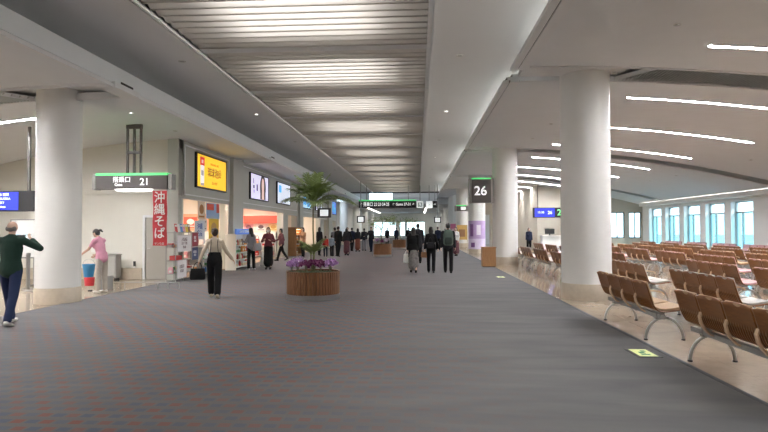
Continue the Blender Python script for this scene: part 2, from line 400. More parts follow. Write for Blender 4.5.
# far end wall with its big bright windows
mb = MB(); fw = [(-8.2, -3.9), (-3.3, -2.3), (-2.0, 1.2)]
mb.bx(-16, fw[0][0], YF, YF + .3, 0, 4.5).bx(fw[-1][1], 6, YF, YF + .3, 0, 4.5).bx(fw[0][0], fw[-1][1], YF, YF + .3, 2.9, 4.5).bx(fw[0][0], fw[-1][1], YF, YF + .3, 0, .35)
mb.bx(fw[0][1], fw[1][0], YF, YF + .3, .35, 2.9).bx(fw[1][1], fw[2][0], YF, YF + .3, .35, 2.9)
struct('wall_far', mb, M_WALL, label='end wall of the concourse')
for i, (a, b) in enumerate(fw):
    mb = MB(); mb.bx(a, b, YF + .1, YF + .16, .35, .42).bx(a, b, YF + .1, YF + .16, 2.82, 2.9)
    n = max(1, round((b - a) / 1.4))
    for j in range(n + 1): xx = a + (b - a - .06) * j / n; mb.bx(xx, xx + .06, YF + .1, YF + .16, .42, 2.82)
    wf = struct('window_%d' % (i + 2), mb, M_GREYMETAL, label='bright window in the end wall of the concourse'); MB().bx(a, b, YF + .12, YF + .14, .42, 2.82).build('window_pane', M_GLASS, wf)

sun = bpy.data.objects.new('sun', bpy.data.lights.new('sun', 'SUN')); COL.objects.link(sun); sun.data.energy = 5; sun.data.angle = rad(2); sun.data.color = (1, .97, .92)
sun.rotation_euler = Vector((-.62, .55, -.62)).to_track_quat('-Z', 'Y').to_euler()
# outside: pale concrete apron, a low blue grey terminal building
struct('ground', MB().bx(XR + .9, 400, -150, 400, -3.2, -3.0).bx(-300, XR + .9, YF + .5, 400, -3.2, -3.0), mat('apron_concrete', (.52, .55, .55), .9, noise=.05, nscale=.2), label='pale concrete apron outside the windows')
# ------------------------------------------------------------------ columns
def column(x, y, ztop, r=.55, hb=.36):
    t = tag(bpy.data.objects.new('column', None), 'round cream column with a stone base', None, None, 'structure'); COL.objects.link(t); t.location = (x, y, 0)
    del t['label']
    MB().lathe([(r, hb), (r, ztop)], 48).build('shaft', M_COLUMN, t, True)
    MB().lathe([(r + .012, 0), (r + .012, hb - .02), (r, hb)], 48).build('base', M_STONE, t, True)
    return t
for k in range(8): column(3.87, RGAP[k], 5.35)
for k in range(8):
    if k in (0, 4, 5, 6, 7): column(-7.98, LGAP[k], 4.8, .455, .34)

# ------------------------------------------------------------------ right side: window wall, gate wall
WY = [27.8 + 2.54 * k for k in range(5)]         # near edge of each window
WW = 1.9
mb = MB(); D = .5
mb.bx(XR, XR + D, YB, WY[0], 0, 3.5)
for i, a in enumerate(WY):
    b = a + WW; nx = WY[i + 1] if i < 4 else 41.4
    mb.bx(XR, XR + D, b, nx, 0, 3.5); mb.bx(XR, XR + D, a, b, 2.95, 3.5); mb.bx(XR, XR + D, a, b, 0, .45)
struct('wall_right', mb, M_WHITEWALL, label='white wall with deep window reveals beyond the seats')
for i, a in enumerate(WY):
    b = a + WW; mb = MB(); x0, x1 = XR + .24, XR + .32
    mb.bx(x0, x1, a, a + .06, .45, 2.95).bx(x0, x1, b - .06, b, .45, 2.95).bx(x0, x1, a, b, .45, .52).bx(x0, x1, a, b, 2.89, 2.95).bx(x0, x1, a, b, 2.36, 2.43).bx(x0, x1, b - .62, b - .55, .52, 2.4)
    wf = struct('window_%d' % (i + 5), mb, mat('window_frame_paint', (.32, .38, .40), .5, .2, noise=.04), label='tall window between white reveals on the right wall')
    MB().bx(x0 + .03, x0 + .045, a, b, .5, 2.9).build('window_pane', M_GLASS, wf)
    MB().bx(x0 + .05, x0 + .06, a + .06, b - .06, .52, 2.38).build('tinted_pane', glass_mat('tinted_glass', (.66, .86, .89)) if i == 0 else MATS['tinted_glass'], wf)
mb = MB(); mb.bx(XR - .55, XR, YB, 40.2, 3.12, 3.24).bx(XR - .55, XR - .48, YB, 40.2, 3.24, 3.34)
cn = struct('trim_7', mb, M_WHITEWALL, label='pale cornice shelf above the windows')
MB().bx(XR - .47, XR - .41, YB, 40, 3.245, 3.27).build('cornice_light', mat('cornice_lamp', (.9, .9, .9), .5, emit=(1, .95, .88), es=6), cn)
# gate-room end wall at the right
YG = 41.0
mb = MB(); 
for a, b in ((8.6, 13.75), (14.75, 15.05), (15.92, XR)): mb.bx(a, b, YG, YG + .3, 0, 3.6)
mb.bx(13.75, 14.75, YG, YG + .3, 2.75, 3.6).bx(15.05, 15.92, YG, YG + .3, 2.75, 3.6).bx(13.75, 14.75, YG, YG + .3, 0, .9).bx(15.05, 15.92, YG, YG + .3, 0, .9)
mb.bx(8.6, XR, YG, YG + .3, 3.6, 5.1)
struct('wall_gate', mb, mat('gate_wall_paint', (.50, .46, .39), .7, noise=.03, nscale=2), label='beige end wall of the waiting room')
for i, (a, b) in enumerate(((13.75, 14.75), (15.05, 15.92))):
    mb = MB(); mb.bx(a, a + .06, YG + .1, YG + .16, .9, 2.75).bx(b - .06, b, YG + .1, YG + .16, .9, 2.75).bx((a + b) / 2 - .03, (a + b) / 2 + .03, YG + .1, YG + .16, .9, 2.75).bx(a, b, YG + .1, YG + .16, 2.69, 2.75).bx(a, b, YG + .1, YG + .16, .9, .96)
    wf = struct('window_%d' % (i + 10), mb, M_SIGN, label='dark framed window in the waiting room end wall'); MB().bx(a, b, YG + .12, YG + .14, .9, 2.75).build('window_pane', M_GLASS, wf)
struct('wall_gate_header', MB().bx(3.6, 8.6, 52, 52.3, 2.9, 5.2).bx(3.6, 5.4, 52, 52.3, 0, 2.9).bx(6.6, 8.6, 52, 52.3, 0, 2.9).bx(8.6, 8.8, YG + .3, 52.3, 0, 5.1), MATS['gate_wall_paint'], label='beige wall behind the boarding gate')
struct('wall_gate_back', MB().bx(3.6, 8.8, 58, 58.2, 0, 5.3), M_WHITEWALL, label='white wall beyond the boarding gate')
struct('wall_side', MB().bx(4.6, 4.8, 60, YF, 0, 5.2), M_WHITEWALL, label='white wall beside the far columns')
struct('wall_side_left', MB().bx(-9.6, -9.4, 52.6, YF, 0, 4.7), M_WHITEWALL, label='white wall behind the far left columns')
struct('wall_back', MB().bx(XL, XR + .7, YB - .2, YB, 0, 6.6), M_WALL, label='wall behind the viewer')
# left room
YW = 17.6
mb = MB(); dx0, dx1, dz = -8.83, -7.98, 2.02
mb.bx(XL, dx0, YW, YW + .25, 0, 2.74).bx(dx1, -7.65, YW, YW + .25, 0, 2.74).bx(dx0, dx1, YW, YW + .25, dz, 2.74).bx(XL, -7.65, YW - .07, YW + .25, 2.74, 4.6)
struct('wall_left_gate', mb, M_WALL, label='cream wall with a service door beside the noodle banner')
struct('wall_left', MB().bx(XL - .2, XL, YB, YW + .2, 0, 4.5), M_WALL, label='left outer wall of the gate area')
struct('baseboard_left', MB().bx(XL, dx0 - .06, YW - .03, YW, 0, .36).bx(dx1 + .06, -7.65, YW - .03, YW, 0, .36), M_STONE, label='low stone skirting of the cream wall')
dr = struct('door_1', MB().bx(dx0 + .03, dx1 - .03, YW + .04, YW + .09, .01, dz - .03), M_DOOR, label='grey service door in the cream wall')
mb = MB(); mb.bx(dx0 - .05, dx0 + .03, YW - .015, YW + .1, 0, dz + .04).bx(dx1 - .03, dx1 + .05, YW - .015, YW + .1, 0, dz + .04).bx(dx0, dx1, YW - .015, YW + .1, dz - .03, dz + .05); mb.build('door_frame', M_SOFFITL, dr)
MB().tube([(dx0 + .12, YW + .04, 1.0), (dx0 + .12, YW - .02, 1.0), (dx0 + .22, YW - .02, 1.0)], .012).build('door_handle', M_STEEL, dr)
tag(box('wall_outlet', M_BLACK, -9.16, -9.09, YW - .065, YW - .03, .42, .58, None, .005), 'small black outlet on the skirting left of the service door', 'outlet')
# ------------------------------------------------------------------ ceiling lights, grilles
def spot(name, loc, e, size=2.2, blend=.6, r=.08, col=(1, .97, .93)):
    L = bpy.data.lights.new(name, 'SPOT'); L.energy = e; L.spot_size = size; L.spot_blend = blend; L.shadow_soft_size = r; L.color = col
    o = bpy.data.objects.new(name, L); COL.objects.link(o); o.location = loc; return o
ORD = ['first', 'second', 'third', 'fourth', 'fifth', 'sixth', 'seventh', 'eighth', 'ninth', 'tenth', 'eleventh', 'twelfth', 'thirteenth', 'fourteenth', 'fifteenth', 'sixteenth']
def light_strip(y, x0, x1, zf, label, group):
    n = 16; xs = [x0 + (x1 - x0) * i / n for i in range(n + 1)]
    t = thing('ceiling_light', label, 'ceiling light', (x0, y, zf(x0)), 0, group); z0 = zf(x0)
    def bar(ya, yb, za, zb): return [[Vector((x - x0, ya, zf(x) - z0 + za)), Vector((x - x0, yb, zf(x) - z0 + za)), Vector((x - x0, yb, zf(x) - z0 + zb)), Vector((x - x0, ya, zf(x) - z0 + zb))] for x in xs]
    MB().rings(bar(-.05, .05, -.012, -.003)).build('diffuser', M_LIGHT, t)
    MB().rings(bar(-.07, -.05, -.02, .03)).rings(bar(.05, .07, -.02, .03)).build('frame', M_SOFFITL, t)
SY = [10.7, 14.8, 18.8, 22.85, 26.9, 31.0, 35.0, 39.0, 43.0, 47.0]
light_strip(6.6, 5.45, 10.85, zr, 'long white light strip in the right vault, out of frame nearest the viewer', 'light strips in the right vault')
for k, y in enumerate(SY):
    light_strip(y, 5.45, 10.85, zr, 'long curved white light strip in the right vault, %s counting away from the viewer' % ORD[k], 'light strips in the right vault')
for k, y in enumerate((5.2, 9.2, 13.35)):
    light_strip(y, -13.6, -8.9, lambda x: zl(x), 'white light strip in the left vault, %s' % ('out of sight behind the viewer', 'hidden above the nearest column', 'lit behind the nearest left column')[k], 'light strips in the left vault')

def grille(yc, wd, x0, x1, zf, label, full):
    n = 20; xs = [x0 + (x1 - x0) * i / n for i in range(n + 1)]
    t = thing('air_grille', label, 'air grille', (x0, yc, zf(x0)), 0, 'ceiling air grilles'); z0 = zf(x0); h = wd / 2
    def at(x): 
        return min(1, abs(x - full) / .5 + .02)                  # the end tapers to a point
    r = [[Vector((x - x0, h - 2 * h * at(x), zf(x) - z0 + .06)), Vector((x - x0, h, zf(x) - z0 + .06)), Vector((x - x0, h, zf(x) - z0 + .07)), Vector((x - x0, h - 2 * h * at(x), zf(x) - z0 + .07))] for x in xs]
    MB().rings(r).build('backing', M_DARK, t)
    mb = MB(); m = int(abs(x1 - x0) / .075)
    for i in range(1, m):
        x = x0 + (x1 - x0) * i / m; a = h - 2 * h * at(x); zz = zf(x) - z0
        mb.rings([[Vector((x - x0 + dx, yy, zz + dz)) for dx, dz in ((0, .0), (.012, .0), (.04, .055), (.028, .055))] for yy in (a, h)])
    mb.build('blade', M_BLADE, t); t.children[-1]['kind'] = 'stuff'
    mb = MB(); mb.rings([[Vector((x - x0, h, zf(x) - z0 - .01)), Vector((x - x0, h + .03, zf(x) - z0 - .01)), Vector((x - x0, h + .03, zf(x) - z0 + .08)), Vector((x - x0, h, zf(x) - z0 + .08))] for x in xs])
    mb.rings([[Vector((x - x0, h - 2 * h * at(x) - .03, zf(x) - z0 - .01)), Vector((x - x0, h - 2 * h * at(x), zf(x) - z0 - .01)), Vector((x - x0, h - 2 * h * at(x), zf(x) - z0 + .08)), Vector((x - x0, h - 2 * h * at(x) - .03, zf(x) - z0 + .08))] for x in xs])
    mb.build('frame', M_SOFFITL, t)
for k, c in enumerate(RGAP[:3]):
    grille(c - .42, .98, 4.6, 15.2, zr, ('long dark air grille above the nearest right column', 'long dark curved air grille above the second right column', 'thin dark curved air grille deep in the right vault')[k], 4.6)
grille(LGAP[0] - .58, .98, -8.5, -15.2, zl, 'dark air grille above the nearest left column', -8.5)

# downlights
def downlight(x, y, z, lit, label, r=.07):
    t = thing('downlight', label, 'downlight', (x, y, z), 0, 'recessed ceiling downlights')
    MB().lathe([(r * .75, -.002), (r, -.012), (r * 1.25, -.006), (r * 1.3, .01), (r * .75, .01)], 20, cap=False).build('ring', M_RING, t, True)
    MB().lathe([(0.001, -.001), (r * .76, -.001), (r * .76, .008), (.001, .008)], 16, cap=False).build('lens', M_LAMP if lit else M_GREYMETAL, t)
for k in range(9):
    y = 6.6 + 6 * k
    for x, s in ((-5.45, 'left'), (.95, 'right')):
        downlight(x, y, ZC, k % 2 == 0, '%s recessed downlight %s of the louvred strip, %s from the viewer' % ('lit' if k % 2 == 0 else 'unlit', s, ORD[k]))
for k in range(17):
    for x in (-5.1, .8): spot('concourse_fill', (x, 4.0 + 3.2 * k, ZC - .06), 380, 1.3, 1.0)  # extra spots added to light the floor, set closer than the downlights
for k in range(6):
    y = 9.0 + 3 * k
    downlight(4.4, y + .7, zr(4.4), False, 'small unlit downlight near the right soffit edge, %s from the viewer' % ORD[k], .05)
    downlight(12.3, y + 6.4, zr(12.3), False, 'small unlit downlight low in the right vault, %s from the viewer' % ORD[k], .06)
for k in range(3):
    y = (8.4, 13.6, 16.2)[k]
    downlight(-7.2, y, zl(-7.2), k == 1, 'small %s downlight in the left soffit, %s from the viewer' % ('lit' if k == 1 else 'unlit', ORD[k]), .06)
for k, (x, y) in enumerate(((-10.2, 8.0), (-10.2, 12.0), (-9.0, 15.6), (-12.0, 15.6), (-7.2, 13.6), (-7.0, 10.0))): spot('gate_fill', (x, y, zl(x) - .05), 260, 1.9, 1.0)  # spots added to brighten the left gate area, most without a fixture
for x, s in ((-6.6, 'left'), (1.1, 'right')):
    t = thing('ceiling_light', 'long white light line along the %s of the far low ceiling' % s, 'ceiling light', (x, 65, 4.4)); MB().bx(-.08, .08, 0, 33, -.02, -.004).build('diffuser', mat('far_light', (.9, .9, .9), .5, emit=(1, .95, .86), es=30), t); MB().bx(-.11, -.08, 0, 33, -.03, .0).bx(.08, .11, 0, 33, -.03, .0).build('frame', M_SOFFITL, t)
# ------------------------------------------------------------------ shop fronts on the left
FX = -7.65; FD = .35; FT = 4.62
OPEN = [(17.62, 22.2, 2.66), (23.75, 31.4, 2.58), (32.5, 35.0, 2.5), (36.6, 43.5, 2.5), (45.0, 46.9, 2.45), (48.8, 52.0, 2.45)]
mb = MB(); y = 17.45
for a, b, h in OPEN:
    mb.bx(FX - FD, FX, y, a, 0, FT); mb.bx(FX - FD, FX, a, b, h, FT); y = b
mb.bx(FX - FD, FX, y, 52.6, 0, FT)
fac = struct('wall_shops', mb, M_FACADE, label='grey green shop front wall with openings')
mb = MB()
for a, b in ((22.35, 23.65), (35.3, 36.3), (46.9, 48.7)): mb.bx(FX, FX + .16, a, b, 0, FT)
mb.build('pilaster', M_FACADE, fac)
mb = MB()
for a, b in ((17.9, 22.25), (23.8, 34.9), (36.5, 46.6)):
    mb.bx(FX, FX + .03, a, b, 2.74, 2.78).bx(FX, FX + .03, a, b, 4.36, 4.40).bx(FX, FX + .03, a, a + .04, 2.78, 4.36).bx(FX, FX + .03, b - .04, b, 2.78, 4.36)
mb.build('fascia_panel_moulding', M_SOFFITL, fac)
mb = MB()
for a, b, h in OPEN: mb.bx(FX - .12, FX + .02, a, a + .05, 0, h).bx(FX - .12, FX + .02, b - .05, b, 0, h).bx(FX - .12, FX + .02, a, b, h - .05, h)
mb.build('opening_frame', M_STEEL, fac)
box('corner_panel', mat('corner_panel_paint', (.33, .33, .30), .7, noise=.03), FX, FX + .02, 17.47, 17.72, 2.7, 4.2, fac)
# shop rooms
M_SHOPCEIL = mat('shop_ceiling_paint', (.85, .83, .80), .7, noise=.02); M_SHOPWALL = mat('shop_wall_paint', (.82, .74, .66), .7, noise=.04, nscale=2)
M_SALMON = mat('salmon_wall_paint', (.80, .40, .26), .7, noise=.04); M_SHOPFLOOR = mat('shop_floor_tile', (.50, .40, .30), .25, noise=.08)
M_TUBE = mat('shop_lamp', (1, 1, 1), .4, emit=(1, .93, .82), es=5)
struct('shop_floor', MB().bx(-13.5, FX - .1, 17.9, 52.4, 0, .013), M_SHOPFLOOR, label='tiled floor inside the shops')
struct('shop_ceiling', MB().bx(-13.5, FX - FD, 17.85, 52.4, 3.0, 3.1), M_SHOPCEIL, label='white ceiling inside the shops')
mb = MB(); mb.bx(-13.6, -13.5, 17.85, 52.5, 0, 3.1)
for a, b in ((17.85, 17.95), (22.9, 23.1), (31.8, 32.0), (35.7, 35.9), (44.0, 44.2), (52.4, 52.6)): mb.bx(-13.5, FX - FD, a, b, 0, 3.1)
struct('wall_shop_back', mb, M_SHOPWALL, label='walls dividing the shops')
struct('wall_shop_band', MB().bx(-13.48, FX - FD - .4, 22.86, 22.9, 1.55, 2.25), M_SALMON, label='salmon band on the side wall of the first shop')
def shop_lamp(x, y, e, lab, sz=(1.2, .3)):
    t = thing('shop_light', lab, 'ceiling light', (x, y, 2.985), 0, 'lights inside the shops')
    MB().bx(-sz[0] / 2, sz[0] / 2, -sz[1] / 2, sz[1] / 2, -.012, .0).build('diffuser', M_TUBE, t)
    MB().bx(-sz[0] / 2 - .03, sz[0] / 2 + .03, -sz[1] / 2 - .03, -sz[1] / 2, -.03, .012).bx(-sz[0] / 2 - .03, sz[0] / 2 + .03, sz[1] / 2, sz[1] / 2 + .03, -.03, .012).build('frame', M_WHITE, t)
    L = bpy.data.lights.new('shop_lamp', 'AREA'); L.shape = 'RECTANGLE'; L.size = sz[0]; L.size_y = sz[1]; L.energy = e; L.color = (1, .9, .78)
    o = bpy.data.objects.new('shop_lamp', L); COL.objects.link(o); o.location = (x, y, 2.94)
n = 0
for (a, b, h), e, w in zip(OPEN, (40, 55, 20, 30, 12, 16), ('first shop by the rack', 'souvenir shop', 'narrow doorway shop', 'far blue screen shop', 'shop by the grey pillar', 'last shop')):
    m = max(1, round((b - a) / 2.4))
    for j in range(m):
        yy = a + (b - a) * (j + .5) / m
        shop_lamp(-9.4, yy, e, 'lit ceiling panel in the %s, front row, %s from near end' % (w, ORD[j]))
        shop_lamp(-11.9, yy, e, 'lit ceiling panel in the %s, back row, %s from near end' % (w, ORD[j]))

def emis(name, col, s=1.0): return mat(name, col, .4, emit=col, es=s)
def sign_panel(name, label, cat, y0, y1, z0, z1, m, art=None, x=FX, d=.09):
    t = thing(name, label, cat, (x, y0, z0), 0, None); w, h = y1 - y0, z1 - z0; f = .05
    MB().bx(0, d, 0, f, 0, h).bx(0, d, w - f, w, 0, h).bx(0, d, f, w - f, 0, f).bx(0, d, f, w - f, h - f, h).build('frame', M_BLACK, t)
    MB().bx(.01, d - .02, f, w - f, f, h - f).build('panel', m, t)
    if art: art(t, w, h, d - .019)
    return t
# text on the left wall is read from +X: its left end lies at small y... in this view the near end (small y) is on the left
def wtext(s, size, m, t, x, y, z, sx=1, name='lettering', ax='CENTER', bold=0): return text_mesh(name, s, size, m, t, (x, y, z), FACE_EAST, ax, sx, .002, bold)
def art_yellow(t, w, h, x):
    mr = emis('poster_red', (.55, .03, .03), .9); mw = emis('poster_white', (.85, .85, .85), .9); mg = emis('poster_grey', (.35, .35, .38), .7); mbn = emis('poster_brown', (.30, .12, .0), .5)
    MB().bx(x, x + .004, .32, .72, h * .66, h * .90).build('bottle_cap', mr, t)
    MB().bx(x, x + .004, .36, .68, h * .10, h * .66).build('bottle_body', mw, t)
    MB().bx(x + .005, x + .007, .36, .68, h * .08, h * .16).bx(x + .005, x + .007, .40, .64, h * .36, h * .52).build('bottle_label', mg, t)
    MB().bx(x + .005, x + .007, .44, .60, h * .72, h * .82).build('bottle_crest', emis('poster_pink', (.85, .5, .5), .8), t)
    wtext('琉球泡盛', .36, mbn, t, x + .002, 1.72, h * .5, .98, bold=1); wtext('OKINAWA GIFT', .12, emis('poster_orange', (.7, .28, .0), .8), t, x + .002, 1.72, h * .76); wtext('おみやげ', .14, MATS['poster_brown'], t, x + .002, 1.72, h * .2)
sign_panel('billboard', 'yellow backlit billboard with a red capped bottle above the first shop', 'billboard', 18.75, 21.75, 3.05, 4.28, emis('yellow_lightbox', (.95, .60, .03), .95), art_yellow)
def art_lady(t, w, h, x):
    mk = emis('poster_hair', (.04, .03, .035), .4); sk = emis('poster_skin', (.80, .52, .46), .9); tx = emis('poster_ink', (.16, .12, .22), .5)
    MB().ball((x, 2.05, h * .52), (.01, .52, .62), 16, 12).bx(x - .008, x + .006, 1.6, 2.5, .07, h * .5).build('hair', mk, t)
    MB().ball((x + .006, 2.02, h * .60), (.012, .22, .36), 16, 12).bx(x - .005, x + .014, 1.86, 2.2, .07, h * .4).build('face', sk, t)
    MB().bx(x, x + .003, .45, .58, h * .6, h * .8).bx(x, x + .003, .40, .66, h * .42, h * .55).bx(x, x + .003, .95, 1.2, h * .35, h * .6).bx(x, x + .003, .5, .62, h * .25, h * .38).build('lettering', tx, t)
sign_panel('billboard', 'pale lilac backlit poster of a long haired woman above the souvenir shop', 'billboard', 24.95, 28.0, 2.98, 4.22, emis('lilac_lightbox', (.70, .66, .88), 1.0), art_lady)
def art_lines(t, w, h, x):
    mk = emis('poster_ink', (.16, .12, .22), .5); bl = emis('poster_blue', (.05, .38, .85), .9)
    MB().bx(x, x + .003, .35, .95, h * .52, h * .86).build('blue_square', bl, t); mb = MB()
    for i in range(5):
        a = .4 + i * .35; mb.rings([[Vector((x, a, .1)), Vector((x + .004, a, .1)), Vector((x + .004, a + .06, .1)), Vector((x, a + .06, .1))], [Vector((x, a + 1.2, h * .8)), Vector((x + .004, a + 1.2, h * .8)), Vector((x + .004, a + 1.24, h * .8)), Vector((x, a + 1.24, h * .8))]])
    mb.build('lines', mk, t)
sign_panel('billboard', 'white backlit poster with a blue square and slanting lines, left of the palm', 'billboard', 29.8, 32.9, 3.0, 4.2, emis('white_lightbox', (.74, .80, .92), 1.0), art_lines)
def art_blue(t, w, h, x):
    MB().bx(x, x + .003, .3, w * .45, h * .2, h * .8).bx(x, x + .003, w * .52, w * .9, h * .12, h * .55).build('blue_shapes', emis('poster_blue', (.05, .38, .85), .9), t)
sign_panel('billboard', 'pale blue backlit poster with blue blocks behind the palm crown', 'billboard', 36.35, 39.3, 3.0, 4.2, emis('blue_lightbox', (.45, .72, .95), 1.0), art_blue)
def art_wave(t, w, h, x):
    mb = MB()
    for i in range(4): mb.tube([(x, .3 + i * .5 + .3 * math.sin(k * .9), .15 + k * (h - .3) / 6) for k in range(7)], .05, 6)
    mb.build('waves', emis('poster_ink', (.16, .12, .22), .5), t)
sign_panel('billboard', 'white backlit poster with dark waves right of the palm trunk', 'billboard', 41.2, 43.9, 3.0, 4.25, MATS['white_lightbox'], art_wave)
sign_panel('billboard', 'deep blue backlit poster farthest along the shop wall', 'billboard', 48.9, 51.6, 2.9, 4.1, emis('deepblue_lightbox', (.08, .18, .62), 1.0), art_blue)

# goods
COLS = {'red': (.60, .06, .06), 'orange': (.80, .33, .06), 'yellow': (.82, .62, .08), 'white': (.80, .80, .78), 'pink': (.78, .40, .46), 'blue': (.10, .25, .58), 'green': (.14, .38, .16), 'brown': (.30, .16, .08), 'cream': (.78, .66, .46), 'purple': (.34, .16, .42)}
def goods_mat(c): return mat('packet_' + c, COLS[c], .5, noise=.22, nscale=9)
PROTO = {}
def packet(kind, c):
    """boxes with lids, pouches with a sealed top, bottles: real little shapes"""
    k = (kind, c)
    if k in PROTO:
        o = copy_tree(PROTO[k]); return o
    mb = MB()
    if kind == 'box': mb.bx(-.07, .07, -.09, .09, 0, .13); o = mb.build('gift_box', goods_mat(c)); MB().bx(-.073, .073, -.093, .093, .09, .134).build('lid', M_WHITE if c != 'white' else goods_mat('red'), o)
    elif kind == 'bag':
        mb.rings([[Vector((sx * a, sy * b, z)) for sx, sy in ((-1, -1), (1, -1), (1, 1), (-1, 1))] for a, b, z in ((.04, .08, 0), (.05, .085, .06), (.04, .085, .14), (.008, .08, .19), (.006, .08, .215))]); o = mb.build('snack_bag', goods_mat(c))
        MB().bx(.046, .052, -.05, .05, .04, .11).build('label', M_WHITE, o)
    else:
        mb.lathe([(.036, 0), (.038, .1), (.034, .14), (.014, .17), (.014, .2)], 12); o = mb.build('bottle', goods_mat(c), None, True); MB().lathe([(.017, .2), (.017, .225)], 10).build('cap', M_WHITE, o)
    PROTO[k] = o
    return o
PLACES = {}
def shelf_unit(name, label, loc, rz, w, h, d, n, gl, body=M_WHITE, header=None, pk=('box', 'bag', 'bottle'), cols=tuple(COLS), gap=.26, back=M_WHITE, seed=1):
    """local: width along y, front at +x"""
    rnd = random.Random(seed); t = thing(name, label, 'display shelf', loc, rz, 'display shelves')
    for q in (-w / 2, w / 2 - .03): MB().bx(-d, 0, q, q + .03, 0, h).build('side_panel', body, t)
    MB().bx(-d, -d + .02, -w / 2 + .03, w / 2 - .03, 0, h).build('back_panel', back, t)
    R = Matrix.Rotation(rz, 4, 'Z'); L = Vector(loc)
    for i in range(n):
        z = .12 + i * (h - .3) / n
        MB().bx(-d + .02, 0, -w / 2 + .03, w / 2 - .03, z - .02, z).build('shelf_board', body, t)
        m = int((w - .1) / gap)
        for j in range(m):
            c = cols[rnd.randrange(len(cols))]; kd = pk[rnd.randrange(len(pk))]; o = packet(kd, c)
            o.location = L + R @ Vector((-d * .45, -w / 2 + .05 + gap * (j + .5) * (w - .1) / (m * gap), z + .004)); o.rotation_euler = (0, 0, rz)
            s = min(1.5, (h - .3) / n / .24); o.scale = (s, s, s)
            tag(o, '%s %s, %s shelf up of the %s, %s from near end' % (c, {'box': 'gift box', 'bag': 'snack bag', 'bottle': 'bottle'}[kd], ORD[i], gl, ORD[j]), {'box': 'box', 'bag': 'snack bag', 'bottle': 'bottle'}[kd], 'goods on the ' + gl)
    if header:
        MB().bx(-.04, .02, -w / 2, w / 2, h - .02, h + .2).build('header', header[0], t)
        if header[1]: text_mesh('lettering', header[1], .14, M_WHITE, t, (.023, 0, h + .09), FACE_EAST)
    return t
shelf_unit('display_shelf', 'white snack shelf with a blue header at the pillar between the shops', (-7.05, 22.4, 0), 0, 2.1, 1.42, .42, 4, 'blue headed shelf', header=(emis('header_blue', (.10, .22, .62), .5), 'おみやげ  OKINAWA'), cols=('orange', 'brown', 'white', 'red', 'cream', 'green'), seed=3)
shelf_unit('display_shelf', 'low dark shelf of food boxes right of the magazine rack', (-7.2, 19.3, 0), 0, 1.9, 1.0, .45, 3, 'low food shelf', body=M_GREYMETAL, cols=('cream', 'white', 'brown', 'green', 'orange', 'blue'), seed=5)
shelf_unit('display_shelf', 'tall white shelf inside the first shop on its salmon wall', (-9.6, 22.42, 0), -PI / 2, 3.0, 1.5, .4, 4, 'salmon wall shelf', cols=('red', 'orange', 'pink', 'white', 'yellow'), seed=6)
shelf_unit('display_shelf', 'shelf on the far side wall of the souvenir shop', (-9.6, 31.3, 0), -PI / 2, 3.1, 1.42, .4, 4, 'far souvenir shelf', gap=.4, cols=('pink', 'white', 'orange', 'cream', 'red'), seed=11)
shelf_unit('display_shelf', 'low wooden souvenir stand behind the woman in grey', (-8.3, 25.6, 0), 0, 2.2, .8, .5, 2, 'low souvenir stand', body=M_BOXWOOD, gap=.3, cols=('pink', 'white', 'orange', 'cream', 'red', 'yellow'), seed=12)
shelf_unit('display_shelf', 'white island shelf standing in the middle of the souvenir shop', (-9.0, 28.3, 0), 0, 3.4, 1.35, .4, 4, 'souvenir island shelf', gap=.34, cols=('pink', 'white', 'orange', 'cream', 'red', 'yellow'), seed=21)
# posters
def poster(name, label, y0, y1, z0, z1, m, x, art=None, rz=0, y=None):
    t = thing(name, label, 'poster', (x, y0 if y is None else y, z0), rz); MB().bx(0, .012, 0, y1 - y0, 0, z1 - z0).build('sheet', m, t)
    if art: art(t, y1 - y0, z1 - z0, .0125)
    return t
pm = lambda n, c: mat('poster_paper_' + n, c, .55, noise=.05, nscale=30)
def art_lines_of_text(t, w, h, x):
    mb = MB()
    for i in range(4): mb.bx(x, x + .002, w * .12, w * (.9 - .12 * (i % 3)), h * (.16 + .19 * i), h * (.24 + .19 * i))
    mb.build('printed_lines', pm('ink', (.22, .16, .17)), t)
def art_blob(c):
    def a(t, w, h, x): MB().ball((x, w / 2, h * .55), (.004, w * .3, h * .28), 14, 8).bx(x, x + .003, w * .15, w * .85, h * .08, h * .18).build('print', pm(*c), t)
    return a
for i, (n, c, k) in enumerate((('ivory', (.86, .8, .7), ('dark', (.12, .08, .1))), ('rose', (.75, .45, .48), ('plum', (.3, .12, .16))), ('white', (.85, .82, .8), ('dark', (.12, .08, .1))), ('gold', (.85, .75, .4), ('tan', (.6, .35, .1))))):
    poster('shop_poster', '%s poster under the red band in the souvenir shop, %s from the left' % (n, ORD[i]), 0, .55, 1.52, 1.92, pm(n, c), -10.75 + .72 * i, art_blob(k), -PI / 2, 31.79)
tag(box('red_band', emis('shop_band_red', (.78, .07, .045), .55), -11.2, -8.02, 31.5, 31.78, 1.96, 2.38), 'glowing red band across the far side wall of the souvenir shop', 'shop band')
poster('shop_poster', 'square red poster deep in the first shop beside the magazine rack', 0, .55, 1.68, 2.12, pm('scarlet', (.75, .10, .06)), -9.75, art_blob(('white', (.85, .82, .8))), -PI / 2, 22.84)
poster('window_poster', 'white poster with blue brush lettering above the low food shelf', 18.7, 19.6, 1.25, 1.9, pm('pale', (.72, .76, .84)), -7.62, lambda t, w, h, x: wtext('沖縄\n名産', .24, pm('navy', (.05, .12, .40)), t, x, w / 2, h / 2, bold=1))
poster('window_poster', 'tall yellow poster right of the brush lettered poster', 20.0, 21.0, 1.2, 2.0, pm('yellow', (.84, .56, .05)), -7.62, art_blob(('tan', (.6, .35, .1))))
poster('window_poster', 'colourful poster of a brown bottle hanging at the top of the shop opening', 19.15, 19.85, 1.98, 2.6, pm('peach', (.80, .66, .52)), -7.7, art_blob(('amber', (.42, .18, .04))))
